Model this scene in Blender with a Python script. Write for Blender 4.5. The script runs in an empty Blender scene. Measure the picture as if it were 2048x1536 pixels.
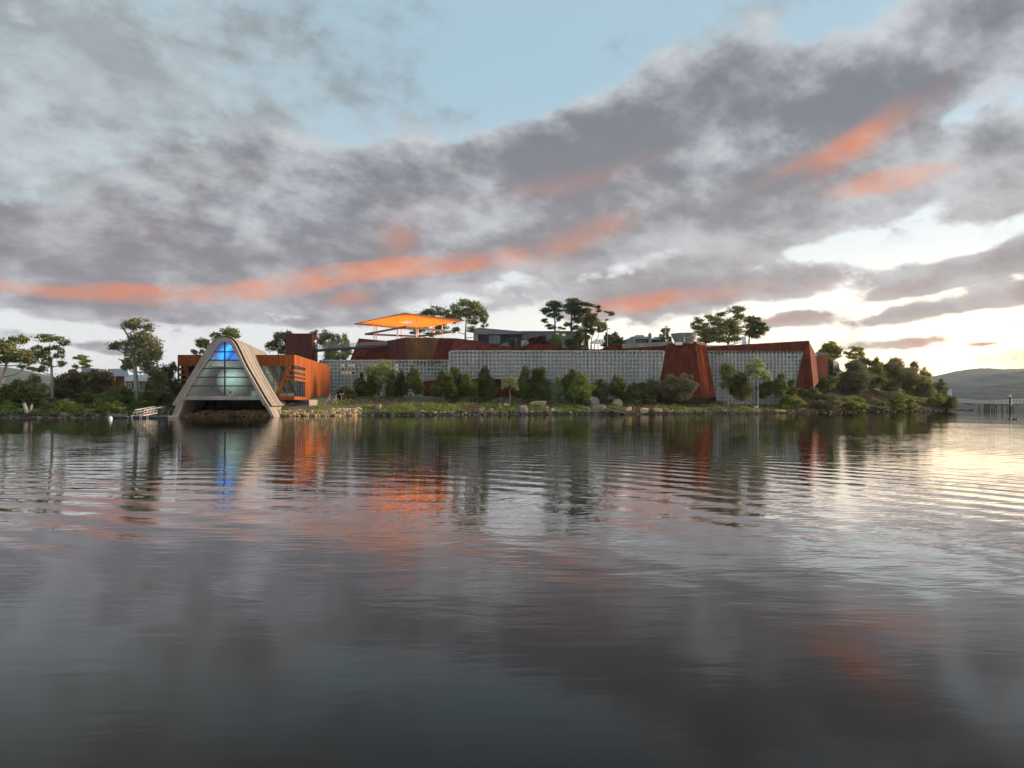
import bpy, bmesh, math, random
import numpy as np
from mathutils import Vector, Matrix

# ------------------------------------------------------------------ camera
sc = bpy.context.scene
col = sc.collection
F, CX, HY, CH = 1360.0, 1024.0, 806.0, 2.5      # focal length, centre and horizon of the 2048 px photo, eye height (m)
cam_d = bpy.data.cameras.new('camera')
cam_d.sensor_width = 36.0
cam_d.lens = 36.0 * F / 2048
cam_d.shift_y = (HY - 768) / 2048
cam_d.clip_start = 0.1
cam_d.clip_end = 30000
cam = bpy.data.objects.new('camera', cam_d)
cam.location = (0, 0, CH)
cam.rotation_euler = (math.radians(90), 0, 0)
col.objects.link(cam)
sc.camera = cam

def at(x, y, Y):
    """photo pixel seen at distance Y (m) in front of the eye -> world point"""
    return Vector(((x - CX) / F * Y, Y, CH - (y - HY) / F * Y))
def pxm(n, Y): return n / F * Y                  # n pixels at distance Y in metres

# ------------------------------------------------------------------ sky
SUN_AZ, SUN_EL = math.radians(80), math.radians(11.0)
GLOW_AZ = math.radians(62)                       # brightest part of the sunset, seen through the cloud
EXPOSURE = 0.75

class S:
    """tiny expression layer over shader nodes"""
    def __init__(s, nt, sock): s.nt, s.k = nt, sock
    def _m(s, op, *a, clamp=False):
        n = s.nt.nodes.new('ShaderNodeMath'); n.operation = op; n.use_clamp = clamp
        for i, v in enumerate((s,) + a):
            if isinstance(v, S): s.nt.links.new(v.k, n.inputs[i])
            else: n.inputs[i].default_value = v
        return S(s.nt, n.outputs[0])
    def __add__(s, o): return s._m('ADD', o)
    def __sub__(s, o): return s._m('SUBTRACT', o)
    def __mul__(s, o): return s._m('MULTIPLY', o)
    def __truediv__(s, o): return s._m('DIVIDE', o)
    def madd(s, a, b): return s._m('MULTIPLY_ADD', a, b)
    def smooth(s, lo, hi, a=0.0, b=1.0):
        n = s.nt.nodes.new('ShaderNodeMapRange'); n.interpolation_type = 'SMOOTHSTEP'
        s.nt.links.new(s.k, n.inputs[0])
        for i, v in zip((1, 2, 3, 4), (lo, hi, a, b)): n.inputs[i].default_value = v
        return S(s.nt, n.outputs[0])
    def lin(s, lo, hi, a=0.0, b=1.0):
        n = s.nt.nodes.new('ShaderNodeMapRange'); s.nt.links.new(s.k, n.inputs[0])
        for i, v in zip((1, 2, 3, 4), (lo, hi, a, b)): n.inputs[i].default_value = v
        return S(s.nt, n.outputs[0])
def mixc(nt, f, a, b, mode='MIX'):
    n = nt.nodes.new('ShaderNodeMix'); n.data_type = 'RGBA'; n.blend_type = mode
    for sock, v in ((n.inputs[0], f), (n.inputs[6], a), (n.inputs[7], b)):
        if isinstance(v, S): nt.links.new(v.k, sock)
        elif isinstance(v, (tuple, list)): sock.default_value = (*v[:3], 1)
        else: sock.default_value = v
    return S(nt, n.outputs[2])
def combine(nt, x, y, z=0.0):
    n = nt.nodes.new('ShaderNodeCombineXYZ')
    for i, v in enumerate((x, y, z)):
        if isinstance(v, S): nt.links.new(v.k, n.inputs[i])
        else: n.inputs[i].default_value = v
    return S(nt, n.outputs[0])
def mapping(nt, vec, loc=(0, 0, 0), rot=(0, 0, 0), scale=(1, 1, 1), kind='POINT'):
    n = nt.nodes.new('ShaderNodeMapping'); n.vector_type = kind
    nt.links.new(vec.k, n.inputs[0])
    n.inputs[1].default_value, n.inputs[2].default_value, n.inputs[3].default_value = loc, rot, scale
    return S(nt, n.outputs[0])
def noise(nt, vec, scale, detail=4, rough=0.55, dist=0.0, out=0, dims='3D'):
    n = nt.nodes.new('ShaderNodeTexNoise'); n.noise_dimensions = dims
    if vec is not None: nt.links.new(vec.k, n.inputs['Vector'])
    n.inputs['Scale'].default_value, n.inputs['Detail'].default_value = scale, detail
    n.inputs['Roughness'].default_value, n.inputs['Distortion'].default_value = rough, dist
    return S(nt, n.outputs[out])
def sepxyz(nt, v):
    n = nt.nodes.new('ShaderNodeSeparateXYZ'); nt.links.new(v.k, n.inputs[0])
    return [S(nt, o) for o in n.outputs]

def sky_angle(x, y):
    dx = (x - CX) / F
    return math.atan(dx), math.atan((HY - y) / F / math.sqrt(1 + dx * dx))

world = bpy.data.worlds.new('World')
sc.world = world
world.use_nodes = True
wt = world.node_tree
wt.nodes.clear()
tc = wt.nodes.new('ShaderNodeTexCoord')
D = S(wt, tc.outputs['Generated'])
dx, dy, dz = sepxyz(wt, D)
sky = wt.nodes.new('ShaderNodeTexSky')
sky.sky_type = 'NISHITA'
sky.sun_disc = False
sky.sun_elevation = SUN_EL
sky.sun_rotation = SUN_AZ
sky.altitude = 0
sky.air_density, sky.dust_density, sky.ozone_density = 1.0, 1.2, 1.4
SKY = S(wt, sky.outputs[0])

az = dx._m('ARCTAN2', dy)
el = dz._m('ARCSINE')
# cloud deck seen as a plane overhead: rows run towards the left horizon
zz = dz._m('MAXIMUM', 0.0) + 0.45
plan = combine(wt, dx / zz, dy / zz)
flow = mapping(wt, plan, rot=(0, 0, math.radians(-32)), scale=(1.0, 1.0, 1.0))
flow = mapping(wt, flow, scale=(1.25, 1.25, 1.0))
warp = noise(wt, flow, 1.1, 3, 0.5, out=1)
wx, wy, wz = sepxyz(wt, warp)
az2 = az + (wx - 0.5) * 0.17
el2 = el + (wy - 0.5) * 0.085
AE = combine(wt, az2, el2)

def blobs(lst):
    tot = None
    for (x, y, rx, ry, ang, amp) in lst:
        a, e = sky_angle(x, y)
        k = math.cos(a)                    # pixels -> radians, roughly
        m = mapping(wt, AE, loc=(a, e, 0), rot=(0, 0, math.radians(ang)), scale=(rx / F * k, ry / F * k, 1), kind='TEXTURE')
        g = wt.nodes.new('ShaderNodeTexGradient'); g.gradient_type = 'SPHERICAL'
        wt.links.new(m.k, g.inputs[0])
        s_ = S(wt, g.outputs['Fac'])
        tot = s_ * amp if tot is None else s_.madd(amp, tot)
    return tot

# x, y, half width, half height (photo px), tilt (deg, up to the right), weight
cloud_bank = [
    (330, 470, 620, 190, 14, 0.75), (120, 545, 420, 110, 6, 0.55), (720, 400, 560, 220, 16, 0.85), (760, 520, 420, 80, 8, 0.55),
    (1250, 290, 480, 190, 14, 0.95), (1130, 330, 300, 150, 14, 0.55), (1500, 250, 330, 150, 20, 0.6),
    (1850, 130, 480, 170, 22, 0.95), (1700, 230, 360, 110, 25, 0.5), (2080, 60, 300, 200, 22, 0.5),
    (1600, 375, 260, 62, 12, 0.85), (1900, 345, 330, 95, 12, 0.75), (2000, 420, 240, 40, 8, 0.6),
    (1130, 475, 300, 90, 12, 0.95), (1420, 455, 300, 80, 10, 1.0), (1650, 440, 190, 50, 10, 0.9),
    (1360, 568, 320, 66, 9, 1.0), (1640, 545, 190, 46, 9, 0.9), (1800, 555, 130, 46, 14, 0.85),
    (1990, 520, 210, 52, 13, 1.0), (1880, 612, 280, 34, 9, 1.0), (2050, 585, 180, 30, 9, 0.7), (1610, 630, 130, 26, 5, 0.95), (1850, 560, 120, 30, 10, 0.5),
    (1830, 690, 160, 27, 2, 0.85), (1980, 695, 70, 9, 3, 0.6), (1560, 672, 50, 14, 0, 0.5), (2030, 650, 90, 12, 6, 0.6),
    (180, 624, 440, 40, 1, 0.85), (660, 592, 360, 46, 5, 0.85), (720, 636, 200, 24, 3, 0.8),
    (60, 690, 240, 22, 0, 0.7), (260, 705, 150, 18, 0, 0.6), (170, 660, 200, 16, 0, 0.45), (520, 690, 160, 14, 0, 0.4), (1180, 605, 190, 36, 10, 0.7), (1000, 600, 230, 34, 10, 0.55),
    # thin parts and gaps
    (860, 60, 520, 240, 4, -0.55), (1080, 130, 300, 150, 20, -0.45), (60, 350, 260, 110, -10, -0.45), (1780, 500, 330, 50, 6, -0.5),
    (1500, 420, 120, 30, 12, -0.3), (1900, 250, 260, 60, 20, -0.35),
]
veil_bank = [(260, 140, 820, 460, -8, 1.0), (40, 300, 360, 200, 0, 0.6), (1500, 60, 500, 110, 14, 0.45)]
ember_bank = [
    (90, 600, 300, 20, 1, 1.2), (270, 588, 150, 20, 3, 0.7), (470, 574, 300, 24, 7, 1.3), (640, 550, 260, 26, 9, 1.2), (800, 532, 230, 30, 8, 1.4), (900, 532, 110, 18, 3, 0.8), (780, 470, 70, 60, 50, 0.6), (990, 512, 40, 40, 0, 0.6),
    (300, 455, 110, 24, 4, 0.2), (700, 590, 80, 26, 10, 0.8), (1080, 500, 120, 44, 20, 0.6), (1180, 468, 120, 30, 14, 0.55), (1090, 375, 330, 34, 8, 0.32), (1200, 435, 120, 22, 12, 0.2),
    (1690, 300, 140, 38, 32, 0.9), (1600, 330, 150, 26, 20, 0.7), (1820, 230, 150, 36, 35, 0.3), (1730, 372, 120, 30, 8, 1.3), (1820, 362, 90, 24, 10, 1.2),
    (1230, 602, 150, 26, 6, 0.9), (1340, 590, 150, 24, 8, 0.7), (1480, 575, 110, 26, 8, 0.5), (1640, 560, 90, 18, 8, 0.4), (1560, 634, 60, 14, 4, 0.8), (1650, 628, 70, 12, 6, 0.6), (1870, 688, 90, 15, 4, 1.1),
    (1980, 696, 90, 10, 3, 1.1), (1240, 668, 140, 22, 6, 0.9), (1950, 615, 200, 12, 9, 0.4), (1800, 572, 90, 20, 12, 0.5), (1290, 690, 60, 8, 2, 0.6),
]
fine = noise(wt, flow, 3.6, 8, 0.60, 0.0)
fine2 = noise(wt, mapping(wt, flow, loc=(0.02, 0.05, 0)), 3.6, 5, 0.60, 0.0)
wisp = noise(wt, mapping(wt, flow, scale=(0.9, 1.15, 1)), 9.0, 6, 0.62, 0.0)
bank = blobs(cloud_bank)
lump = (fine - 0.5) * 1.8 + (wisp - 0.5) * 0.8
lowband = el.smooth(0.19, 0.03)                  # clouds thin out towards the horizon
dens = bank * 1.15 + lump - lowband * 0.36
cover = dens.smooth(0.10, 0.44)
thick = (bank * 0.66 + lump * 1.35 + (fine2 - fine) * 3.0).smooth(-0.10, 0.98)
veil = (blobs(veil_bank) + (fine - 0.5) * 2.4 + (wisp - 0.5) * 1.0).smooth(0.02, 0.95) * 0.9
eb = blobs(ember_bank)
ember = eb.smooth(-0.02, 1.15) * (fine * 0.45 + wisp * 0.55).smooth(0.33, 0.62) * cover
SKY_K = 0.15                                      # background strength
def lum(c): return tuple(v / SKY_K for v in c)
west = (az - GLOW_AZ)._m('COSINE').smooth(0.1, 1.0)
# thin high cloud over the clear sky: pale, whiter towards the horizon and warmer towards the sun
east_fill = (az - GLOW_AZ)._m('COSINE').smooth(-0.1, -1.0)
pale = mixc(wt, west, lum((0.51, 0.515, 0.515)), lum((0.74, 0.71, 0.665)))
pale = mixc(wt, east_fill, pale, lum((0.92, 0.86, 0.82)))          # sky behind the eye, made brighter as added light on the land
pale = mixc(wt, west * west * west * el.smooth(0.20, 0.0), pale, lum((1.75, 1.25, 0.66)))
blue = mixc(wt, 0.78, SKY, lum((0.265, 0.375, 0.435)))
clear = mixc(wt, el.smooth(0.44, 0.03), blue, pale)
body = mixc(wt, thick, lum((0.365, 0.385, 0.405)), lum((0.118, 0.124, 0.142)))
body = mixc(wt, el.smooth(0.36, 0.12) * 0.32, body, lum((0.20, 0.165, 0.185)))
body = mixc(wt, west * el.smooth(0.4, 0.0) * 0.4, body, lum((0.38, 0.32, 0.28)))
blush = (eb + (fine - 0.5) * 0.8).smooth(-0.1, 0.9)
body = mixc(wt, blush * 0.36, body, lum((0.30, 0.185, 0.17)))
glow = mixc(wt, thick, lum((0.56, 0.28, 0.185)), lum((0.44, 0.150, 0.080)))
vbody = mixc(wt, (fine * 0.6 + wisp * 0.4).smooth(0.36, 0.62), lum((0.33, 0.355, 0.365)), lum((0.165, 0.188, 0.196)))
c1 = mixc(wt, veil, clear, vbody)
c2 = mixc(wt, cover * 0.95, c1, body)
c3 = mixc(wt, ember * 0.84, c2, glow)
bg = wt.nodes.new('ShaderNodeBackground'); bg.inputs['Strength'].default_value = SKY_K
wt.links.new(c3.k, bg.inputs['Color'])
wo = wt.nodes.new('ShaderNodeOutputWorld'); wt.links.new(bg.outputs[0], wo.inputs[0])
world.cycles.sampling_method = 'MANUAL'
world.cycles.sample_map_resolution = 512

# ------------------------------------------------------------------ sun (low, at the right, softened by cloud)
sun_d = bpy.data.lights.new('sun', 'SUN')
sun_d.energy = 4.2
sun_d.angle = math.radians(20)
sun_d.color = (1.0, 0.72, 0.48)
sun = bpy.data.objects.new('sun', sun_d)
sdir = Vector((math.sin(SUN_AZ) * math.cos(SUN_EL), math.cos(SUN_AZ) * math.cos(SUN_EL), math.sin(SUN_EL)))
sun.rotation_euler = sdir.to_track_quat('Z', 'Y').to_euler()
col.objects.link(sun)

vs = sc.view_settings
sc.display_settings.display_device = 'sRGB'
vs.view_transform = 'Standard'
vs.look = 'None'
vs.exposure = EXPOSURE
vs.gamma = 1.0
vs.use_curve_mapping = False
sc.cycles.max_bounces = 6
sc.cycles.diffuse_bounces = 2
sc.cycles.glossy_bounces = 3
sc.cycles.transmission_bounces = 6
sc.cycles.transparent_max_bounces = 12
sc.cycles.use_adaptive_sampling = True
sc.cycles.adaptive_threshold = 0.03
sc.cycles.use_denoising = True

# ------------------------------------------------------------------ helpers
rng = np.random.default_rng(7)
random.seed(7)

def tag(o, label=None, cat=None, group=None, kind=None):
    if label: o['label'] = label
    if cat: o['category'] = cat
    if group: o['group'] = group
    if kind: o['kind'] = kind
    return o
def link(o, parent=None):
    col.objects.link(o)
    if parent is not None:
        o.parent = parent
        if parent.type == 'EMPTY' or True:
            o.matrix_parent_inverse = Matrix.Translation(-PLOC.get(parent.name, Vector((0, 0, 0))))
    return o
PLOC = {}
def empty(name, loc):
    o = bpy.data.objects.new(name, None)
    o.location = loc
    o.empty_display_size = 0.5
    col.objects.link(o)
    PLOC[o.name] = Vector(loc)
    return o
def raw_mesh(name, V, Fc, mat, smooth=False):
    me = bpy.data.meshes.new(name)
    me.from_pydata([tuple(v) for v in V], [], [tuple(f) for f in Fc])
    me.materials.append(mat)
    if smooth: me.polygons.foreach_set('use_smooth', [True] * len(me.polygons))
    me.update()
    return me
def obj(name, V, Fc, mat, parent=None, smooth=False):
    o = bpy.data.objects.new(name, raw_mesh(name, V, Fc, mat, smooth))
    return link(o, parent)

class MB:
    """collects shapes in world coordinates for ONE mesh object"""
    def __init__(s): s.v, s.f = [], []
    def add(s, V, Fc):
        n = len(s.v); s.v += [Vector(p) for p in V]; s.f += [tuple(i + n for i in f) for f in Fc]; return s
    def hexa(s, p):
        return s.add(p, [(0, 3, 2, 1), (4, 5, 6, 7), (0, 1, 5, 4), (1, 2, 6, 5), (2, 3, 7, 6), (3, 0, 4, 7)])
    def box(s, a, b):
        (x0, y0, z0), (x1, y1, z1) = a, b
        return s.hexa([(x0, y0, z0), (x1, y0, z0), (x1, y1, z0), (x0, y1, z0), (x0, y0, z1), (x1, y0, z1), (x1, y1, z1), (x0, y1, z1)])
    def prism(s, poly, off):
        """polygon extruded by the vector off"""
        n = len(poly); off = Vector(off)
        V = [Vector(p) for p in poly] + [Vector(p) + off for p in poly]
        return s.add(V, [tuple(range(n))[::-1], tuple(range(n, 2 * n))] + [(i, (i + 1) % n, n + (i + 1) % n, n + i) for i in range(n)])
    def bar(s, a, b, w, h=None, up=(0, 0, 1)):
        a, b = Vector(a), Vector(b); h = h or w
        d = (b - a).normalized(); u = Vector(up)
        if abs(d.dot(u)) > .98: u = Vector((0, 1, 0))
        x = d.cross(u).normalized() * w / 2; y = x.cross(d).normalized() * h / 2
        return s.hexa([a - x - y, a + x - y, b + x - y, b - x - y, a - x + y, a + x + y, b + x + y, b - x + y])
    def tube(s, pts, rad, n=6, cap=True):
        pts = [Vector(p) for p in pts]; V, Fc = [], []
        for i, p in enumerate(pts):
            d = (pts[min(i + 1, len(pts) - 1)] - pts[max(i - 1, 0)]).normalized()
            u = Vector((0, 0, 1)) if abs(d.z) < .9 else Vector((0, 1, 0))
            x = d.cross(u).normalized(); y = x.cross(d)
            r = rad[i] if isinstance(rad, (list, tuple)) else rad
            for k in range(n):
                t = 2 * math.pi * k / n
                V.append(p + x * (r * math.cos(t)) + y * (r * math.sin(t)))
        for i in range(len(pts) - 1):
            for k in range(n):
                Fc.append((i * n + k, i * n + (k + 1) % n, (i + 1) * n + (k + 1) % n, (i + 1) * n + k))
        if cap:
            Fc.append(tuple(range(n))[::-1]); Fc.append(tuple((len(pts) - 1) * n + k for k in range(n)))
        return s.add(V, Fc)
    def build(s, name, mat, parent=None, smooth=False):
        return obj(name, s.v, s.f, mat, parent, smooth)

# ------------------------------------------------------------------ materials
def mat_base(name):
    m = bpy.data.materials.new(name); m.use_nodes = True
    nt = m.node_tree; nt.nodes.clear()
    out = nt.nodes.new('ShaderNodeOutputMaterial')
    b = nt.nodes.new('ShaderNodeBsdfPrincipled')
    nt.links.new(b.outputs[0], out.inputs[0])
    g = nt.nodes.new('ShaderNodeNewGeometry')
    return m, nt, b, S(nt, g.outputs['Position']), out
def surf(name, c1, c2, rough=0.8, scale=0.6, stretch=(1, 1, 1), lo=0.35, hi=0.65, detail=5, metallic=0.0, bump=0.0, bscale=3.0, spec=0.4, third=None):
    m, nt, b, P, out = mat_base(name)
    p = mapping(nt, P, scale=stretch)
    n1 = noise(nt, p, scale, detail, 0.6)
    c = mixc(nt, n1.smooth(lo, hi), c1, c2)
    n2 = noise(nt, p, scale * 5.3, 3, 0.6)
    c = mixc(nt, n2.smooth(0.3, 0.75) * 0.35, c, third or tuple(v * 0.55 for v in c1))
    nt.links.new(c.k, b.inputs['Base Color'])
    b.inputs['Roughness'].default_value = rough
    b.inputs['Metallic'].default_value = metallic
    b.inputs['Specular IOR Level'].default_value = spec
    if bump:
        bn = nt.nodes.new('ShaderNodeBump'); bn.inputs['Distance'].default_value = bump
        nt.links.new(noise(nt, p, bscale, 4, 0.6).k, bn.inputs['Height'])
        nt.links.new(bn.outputs[0], b.inputs['Normal'])
    return m
def flat(name, c, rough=0.6, metallic=0.0, emit=None, es=0.0):
    m, nt, b, P, out = mat_base(name)
    n1 = noise(nt, P, 1.3, 3, 0.6)
    cc = mixc(nt, n1.smooth(0.3, 0.7), tuple(v * 0.86 for v in c), tuple(min(1, v * 1.1) for v in c))
    nt.links.new(cc.k, b.inputs['Base Color'])
    b.inputs['Roughness'].default_value = rough; b.inputs['Metallic'].default_value = metallic
    if emit:
        e = mixc(nt, n1.smooth(0.25, 0.8), tuple(v * 0.75 for v in emit), emit)
        nt.links.new(e.k, b.inputs['Emission Color']); b.inputs['Emission Strength'].default_value = es
    return m
def leaf_mat(name, dark, light, warm=None, trans=0.35):
    m, nt, b, P, out = mat_base(name)
    g = nt.nodes.new('ShaderNodeNewGeometry')
    r = S(nt, g.outputs['Random Per Island'])
    n1 = noise(nt, P, 0.45, 3, 0.6)
    f = r * 0.6 + n1.smooth(0.3, 0.7) * 0.5
    c = mixc(nt, f.smooth(0.1, 1.0), dark, light)
    if warm: c = mixc(nt, r._m('GREATER_THAN', 0.86), c, warm)
    nt.links.new(c.k, b.inputs['Base Color'])
    b.inputs['Roughness'].default_value = 0.6; b.inputs['Specular IOR Level'].default_value = 0.25
    t = nt.nodes.new('ShaderNodeBsdfTranslucent'); nt.links.new(c.k, t.inputs[0])
    mx = nt.nodes.new('ShaderNodeMixShader'); mx.inputs[0].default_value = trans
    nt.links.new(b.outputs[0], mx.inputs[1]); nt.links.new(t.outputs[0], mx.inputs[2]); nt.links.new(mx.outputs[0], out.inputs[0])
    return m
def glass(name, tint, see=0.5, rough=0.03):
    """pane: mirror reflection by Fresnel over tinted see-through"""
    m, nt, b, P, out = mat_base(name)
    tr = nt.nodes.new('ShaderNodeBsdfTransparent'); tr.inputs[0].default_value = (*tint, 1)
    gl = nt.nodes.new('ShaderNodeBsdfGlossy'); gl.inputs['Roughness'].default_value = rough
    fr = nt.nodes.new('ShaderNodeFresnel'); fr.inputs[0].default_value = 1.55
    f = S(nt, fr.outputs[0]) * 1.3 + 0.02
    mx = nt.nodes.new('ShaderNodeMixShader'); nt.links.new(f.k, mx.inputs[0])
    nt.links.new(tr.outputs[0], mx.inputs[1]); nt.links.new(gl.outputs[0], mx.inputs[2]); nt.links.new(mx.outputs[0], out.inputs[0])
    return m

M = {}
M['concrete'] = surf('concrete', (0.36, 0.315, 0.275), (0.26, 0.228, 0.198), 0.85, 0.25, (1, 1, 0.35), bump=0.01, third=(0.16, 0.135, 0.115))
M['precast'] = surf('precast_concrete', (0.60, 0.56, 0.52), (0.45, 0.42, 0.39), 0.85, 0.22, (1, 1, 0.22), lo=0.3, hi=0.7, third=(0.29, 0.265, 0.24))
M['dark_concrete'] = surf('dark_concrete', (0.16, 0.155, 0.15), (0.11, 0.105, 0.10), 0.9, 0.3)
M['corten_red'] = surf('weathered_steel_red', (0.175, 0.034, 0.016), (0.095, 0.018, 0.010), 0.8, 1.1, (1, 1, 0.09), lo=0.38, hi=0.62, third=(0.055, 0.012, 0.008), spec=0.15)
M['corten_brown'] = surf('weathered_steel_brown', (0.22, 0.10, 0.042), (0.15, 0.062, 0.03), 0.75, 0.8, (1, 1, 0.12), third=(0.10, 0.04, 0.02), spec=0.15)
M['corten_dark'] = surf('weathered_steel_dark', (0.15, 0.046, 0.036), (0.105, 0.034, 0.03), 0.75, 0.9, (1, 1, 0.15), third=(0.07, 0.025, 0.02), spec=0.15)
M['corten_orange'] = surf('weathered_steel_orange', (0.40, 0.115, 0.026), (0.26, 0.070, 0.018), 0.75, 0.9, (1, 1, 0.15), third=(0.13, 0.035, 0.012), spec=0.15)
M['steel'] = flat('galvanised_steel', (0.5, 0.5, 0.5), 0.45, 0.3)
M['white'] = flat('white_paint', (0.78, 0.78, 0.77), 0.5)
M['black_steel'] = flat('black_steel', (0.03, 0.032, 0.036), 0.5, 0.2)
M['navy'] = surf('navy_cladding', (0.036, 0.045, 0.065), (0.028, 0.035, 0.05), 0.6, 1.0, (1, 1, 0.2))
M['grey_clad'] = surf('grey_cladding', (0.20, 0.20, 0.195), (0.155, 0.155, 0.15), 0.7, 0.5, (0.3, 0.3, 3))
M['roof_grey'] = surf('roof_sheet', (0.26, 0.28, 0.30), (0.2, 0.22, 0.24), 0.55, 0.5)
M['cream'] = surf('cream_render', (0.55, 0.53, 0.49), (0.46, 0.44, 0.41), 0.8, 0.5)
M['brick'] = surf('brown_brick', (0.30, 0.17, 0.08), (0.22, 0.12, 0.06), 0.85, 1.5, (1, 1, 3))
M['timber'] = surf('grey_timber', (0.20, 0.18, 0.155), (0.13, 0.12, 0.105), 0.85, 1.2, (0.4, 3, 3))
M['sandstone'] = surf('sandstone', (0.52, 0.36, 0.17), (0.42, 0.30, 0.16), 0.9, 0.8, bump=0.06, bscale=2.5, third=(0.26, 0.16, 0.07), lo=0.4, hi=0.6)
M['pale_rock'] = surf('pale_rock', (0.28, 0.25, 0.20), (0.19, 0.165, 0.13), 0.9, 0.8, bump=0.08, bscale=2.2, third=(0.10, 0.085, 0.06))
M['shore_rock'] = surf('shore_rock', (0.075, 0.062, 0.048), (0.04, 0.034, 0.027), 0.9, 0.9, bump=0.08, bscale=2.5, third=(0.16, 0.12, 0.08))
M['bark_pale'] = surf('pale_gum_bark', (0.42, 0.36, 0.30), (0.26, 0.215, 0.175), 0.85, 1.6, (1, 1, 0.3))
M['bark_dark'] = surf('dark_bark', (0.10, 0.075, 0.055), (0.06, 0.045, 0.034), 0.9, 2.0, (1, 1, 0.3))
M['bark_white'] = surf('white_birch_bark', (0.46, 0.43, 0.39), (0.32, 0.29, 0.26), 0.85, 1.6, (1, 1, 0.5))
M['pale_blue'] = flat('pale_blue_render', (0.26, 0.29, 0.31), 0.7)
M['corten_lit'] = surf('weathered_steel_lit', (0.30, 0.070, 0.026), (0.20, 0.042, 0.018), 0.8, 0.8, (1, 1, 0.12), third=(0.14, 0.03, 0.014), spec=0.15)  # lighter copy of the red steel; evening glow on the pylon put into the colour
M['roof_blue'] = surf('blue_grey_roof', (0.16, 0.19, 0.23), (0.12, 0.145, 0.18), 0.5, 0.6)
M['pale_steel'] = flat('pale_steel', (0.55, 0.52, 0.48), 0.5, 0.1)
M['glass'] = glass('window_glass', (0.55, 0.68, 0.66))
M['glass_clear'] = glass('clear_glass', (0.62, 0.76, 0.74))
M['glass_dark'] = surf('dark_glass', (0.02, 0.035, 0.035), (0.03, 0.045, 0.045), 0.06, 0.3, spec=0.6)
M['glass_teal'] = surf('teal_glass', (0.05, 0.13, 0.13), (0.08, 0.17, 0.16), 0.08, 0.4, spec=0.6)
M['lit_window'] = flat('lit_window', (0.3, 0.22, 0.1), 0.4, 0, (1.0, 0.66, 0.20), 0.28)
M['blue_light'] = flat('blue_lit_glass', (0.01, 0.06, 0.25), 0.3, 0, (0.002, 0.16, 0.50), 0.85)
M['sail'] = surf('canopy_skin', (0.78, 0.56, 0.32), (0.74, 0.52, 0.29), 0.8, 0.15, third=(0.6, 0.42, 0.24))
M['rib_shade'] = surf('shaded_vault_skin', (0.045, 0.036, 0.030), (0.032, 0.026, 0.022), 0.9, 0.5)  # dark grooves and shaded rib sides of the vault, put into the colour
M['sphere'] = flat('white_sphere', (0.62, 0.66, 0.62), 0.55)
M['leaf_gum'] = leaf_mat('gum_leaves', (0.110, 0.146, 0.049), (0.317, 0.354, 0.112), (0.415, 0.307, 0.123))
M['leaf_gum_grey'] = leaf_mat('grey_gum_leaves', (0.122, 0.146, 0.072), (0.329, 0.342, 0.168), (0.390, 0.283, 0.157))
M['leaf_dark'] = leaf_mat('dark_leaves', (0.061, 0.073, 0.022), (0.201, 0.206, 0.063))
M['leaf_pine'] = leaf_mat('pine_needles', (0.054, 0.094, 0.045), (0.151, 0.208, 0.085), None, 0.2)
M['leaf_green'] = leaf_mat('green_leaves', (0.079, 0.104, 0.027), (0.244, 0.271, 0.074))
M['leaf_bright'] = leaf_mat('bright_leaves', (0.104, 0.159, 0.027), (0.305, 0.366, 0.073), (0.415, 0.389, 0.112))
M['leaf_pale'] = leaf_mat('pale_leaves', (0.207, 0.283, 0.101), (0.488, 0.500, 0.224))
M['leaf_olive'] = leaf_mat('olive_leaves', (0.127, 0.123, 0.059), (0.305, 0.278, 0.130), (0.366, 0.260, 0.134))
M['leaf_grey'] = leaf_mat('grey_leaves', (0.104, 0.104, 0.058), (0.256, 0.248, 0.140))
M['leaf_brown'] = leaf_mat('brown_leaves', (0.088, 0.071, 0.040), (0.220, 0.177, 0.101), (0.268, 0.177, 0.090))
M['leaf_purple'] = leaf_mat('purple_leaves', (0.054, 0.024, 0.022), (0.146, 0.057, 0.049))
M['leaf_gold'] = leaf_mat('gold_green_leaves', (0.146, 0.165, 0.040), (0.415, 0.389, 0.101), (0.500, 0.472, 0.134), 0.5)
M['straw'] = leaf_mat('dry_grass', (0.13, 0.098, 0.052), (0.32, 0.25, 0.14), (0.20, 0.10, 0.06))
M['feather'] = flat('dark_feathers', (0.03, 0.028, 0.025), 0.6)

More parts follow.
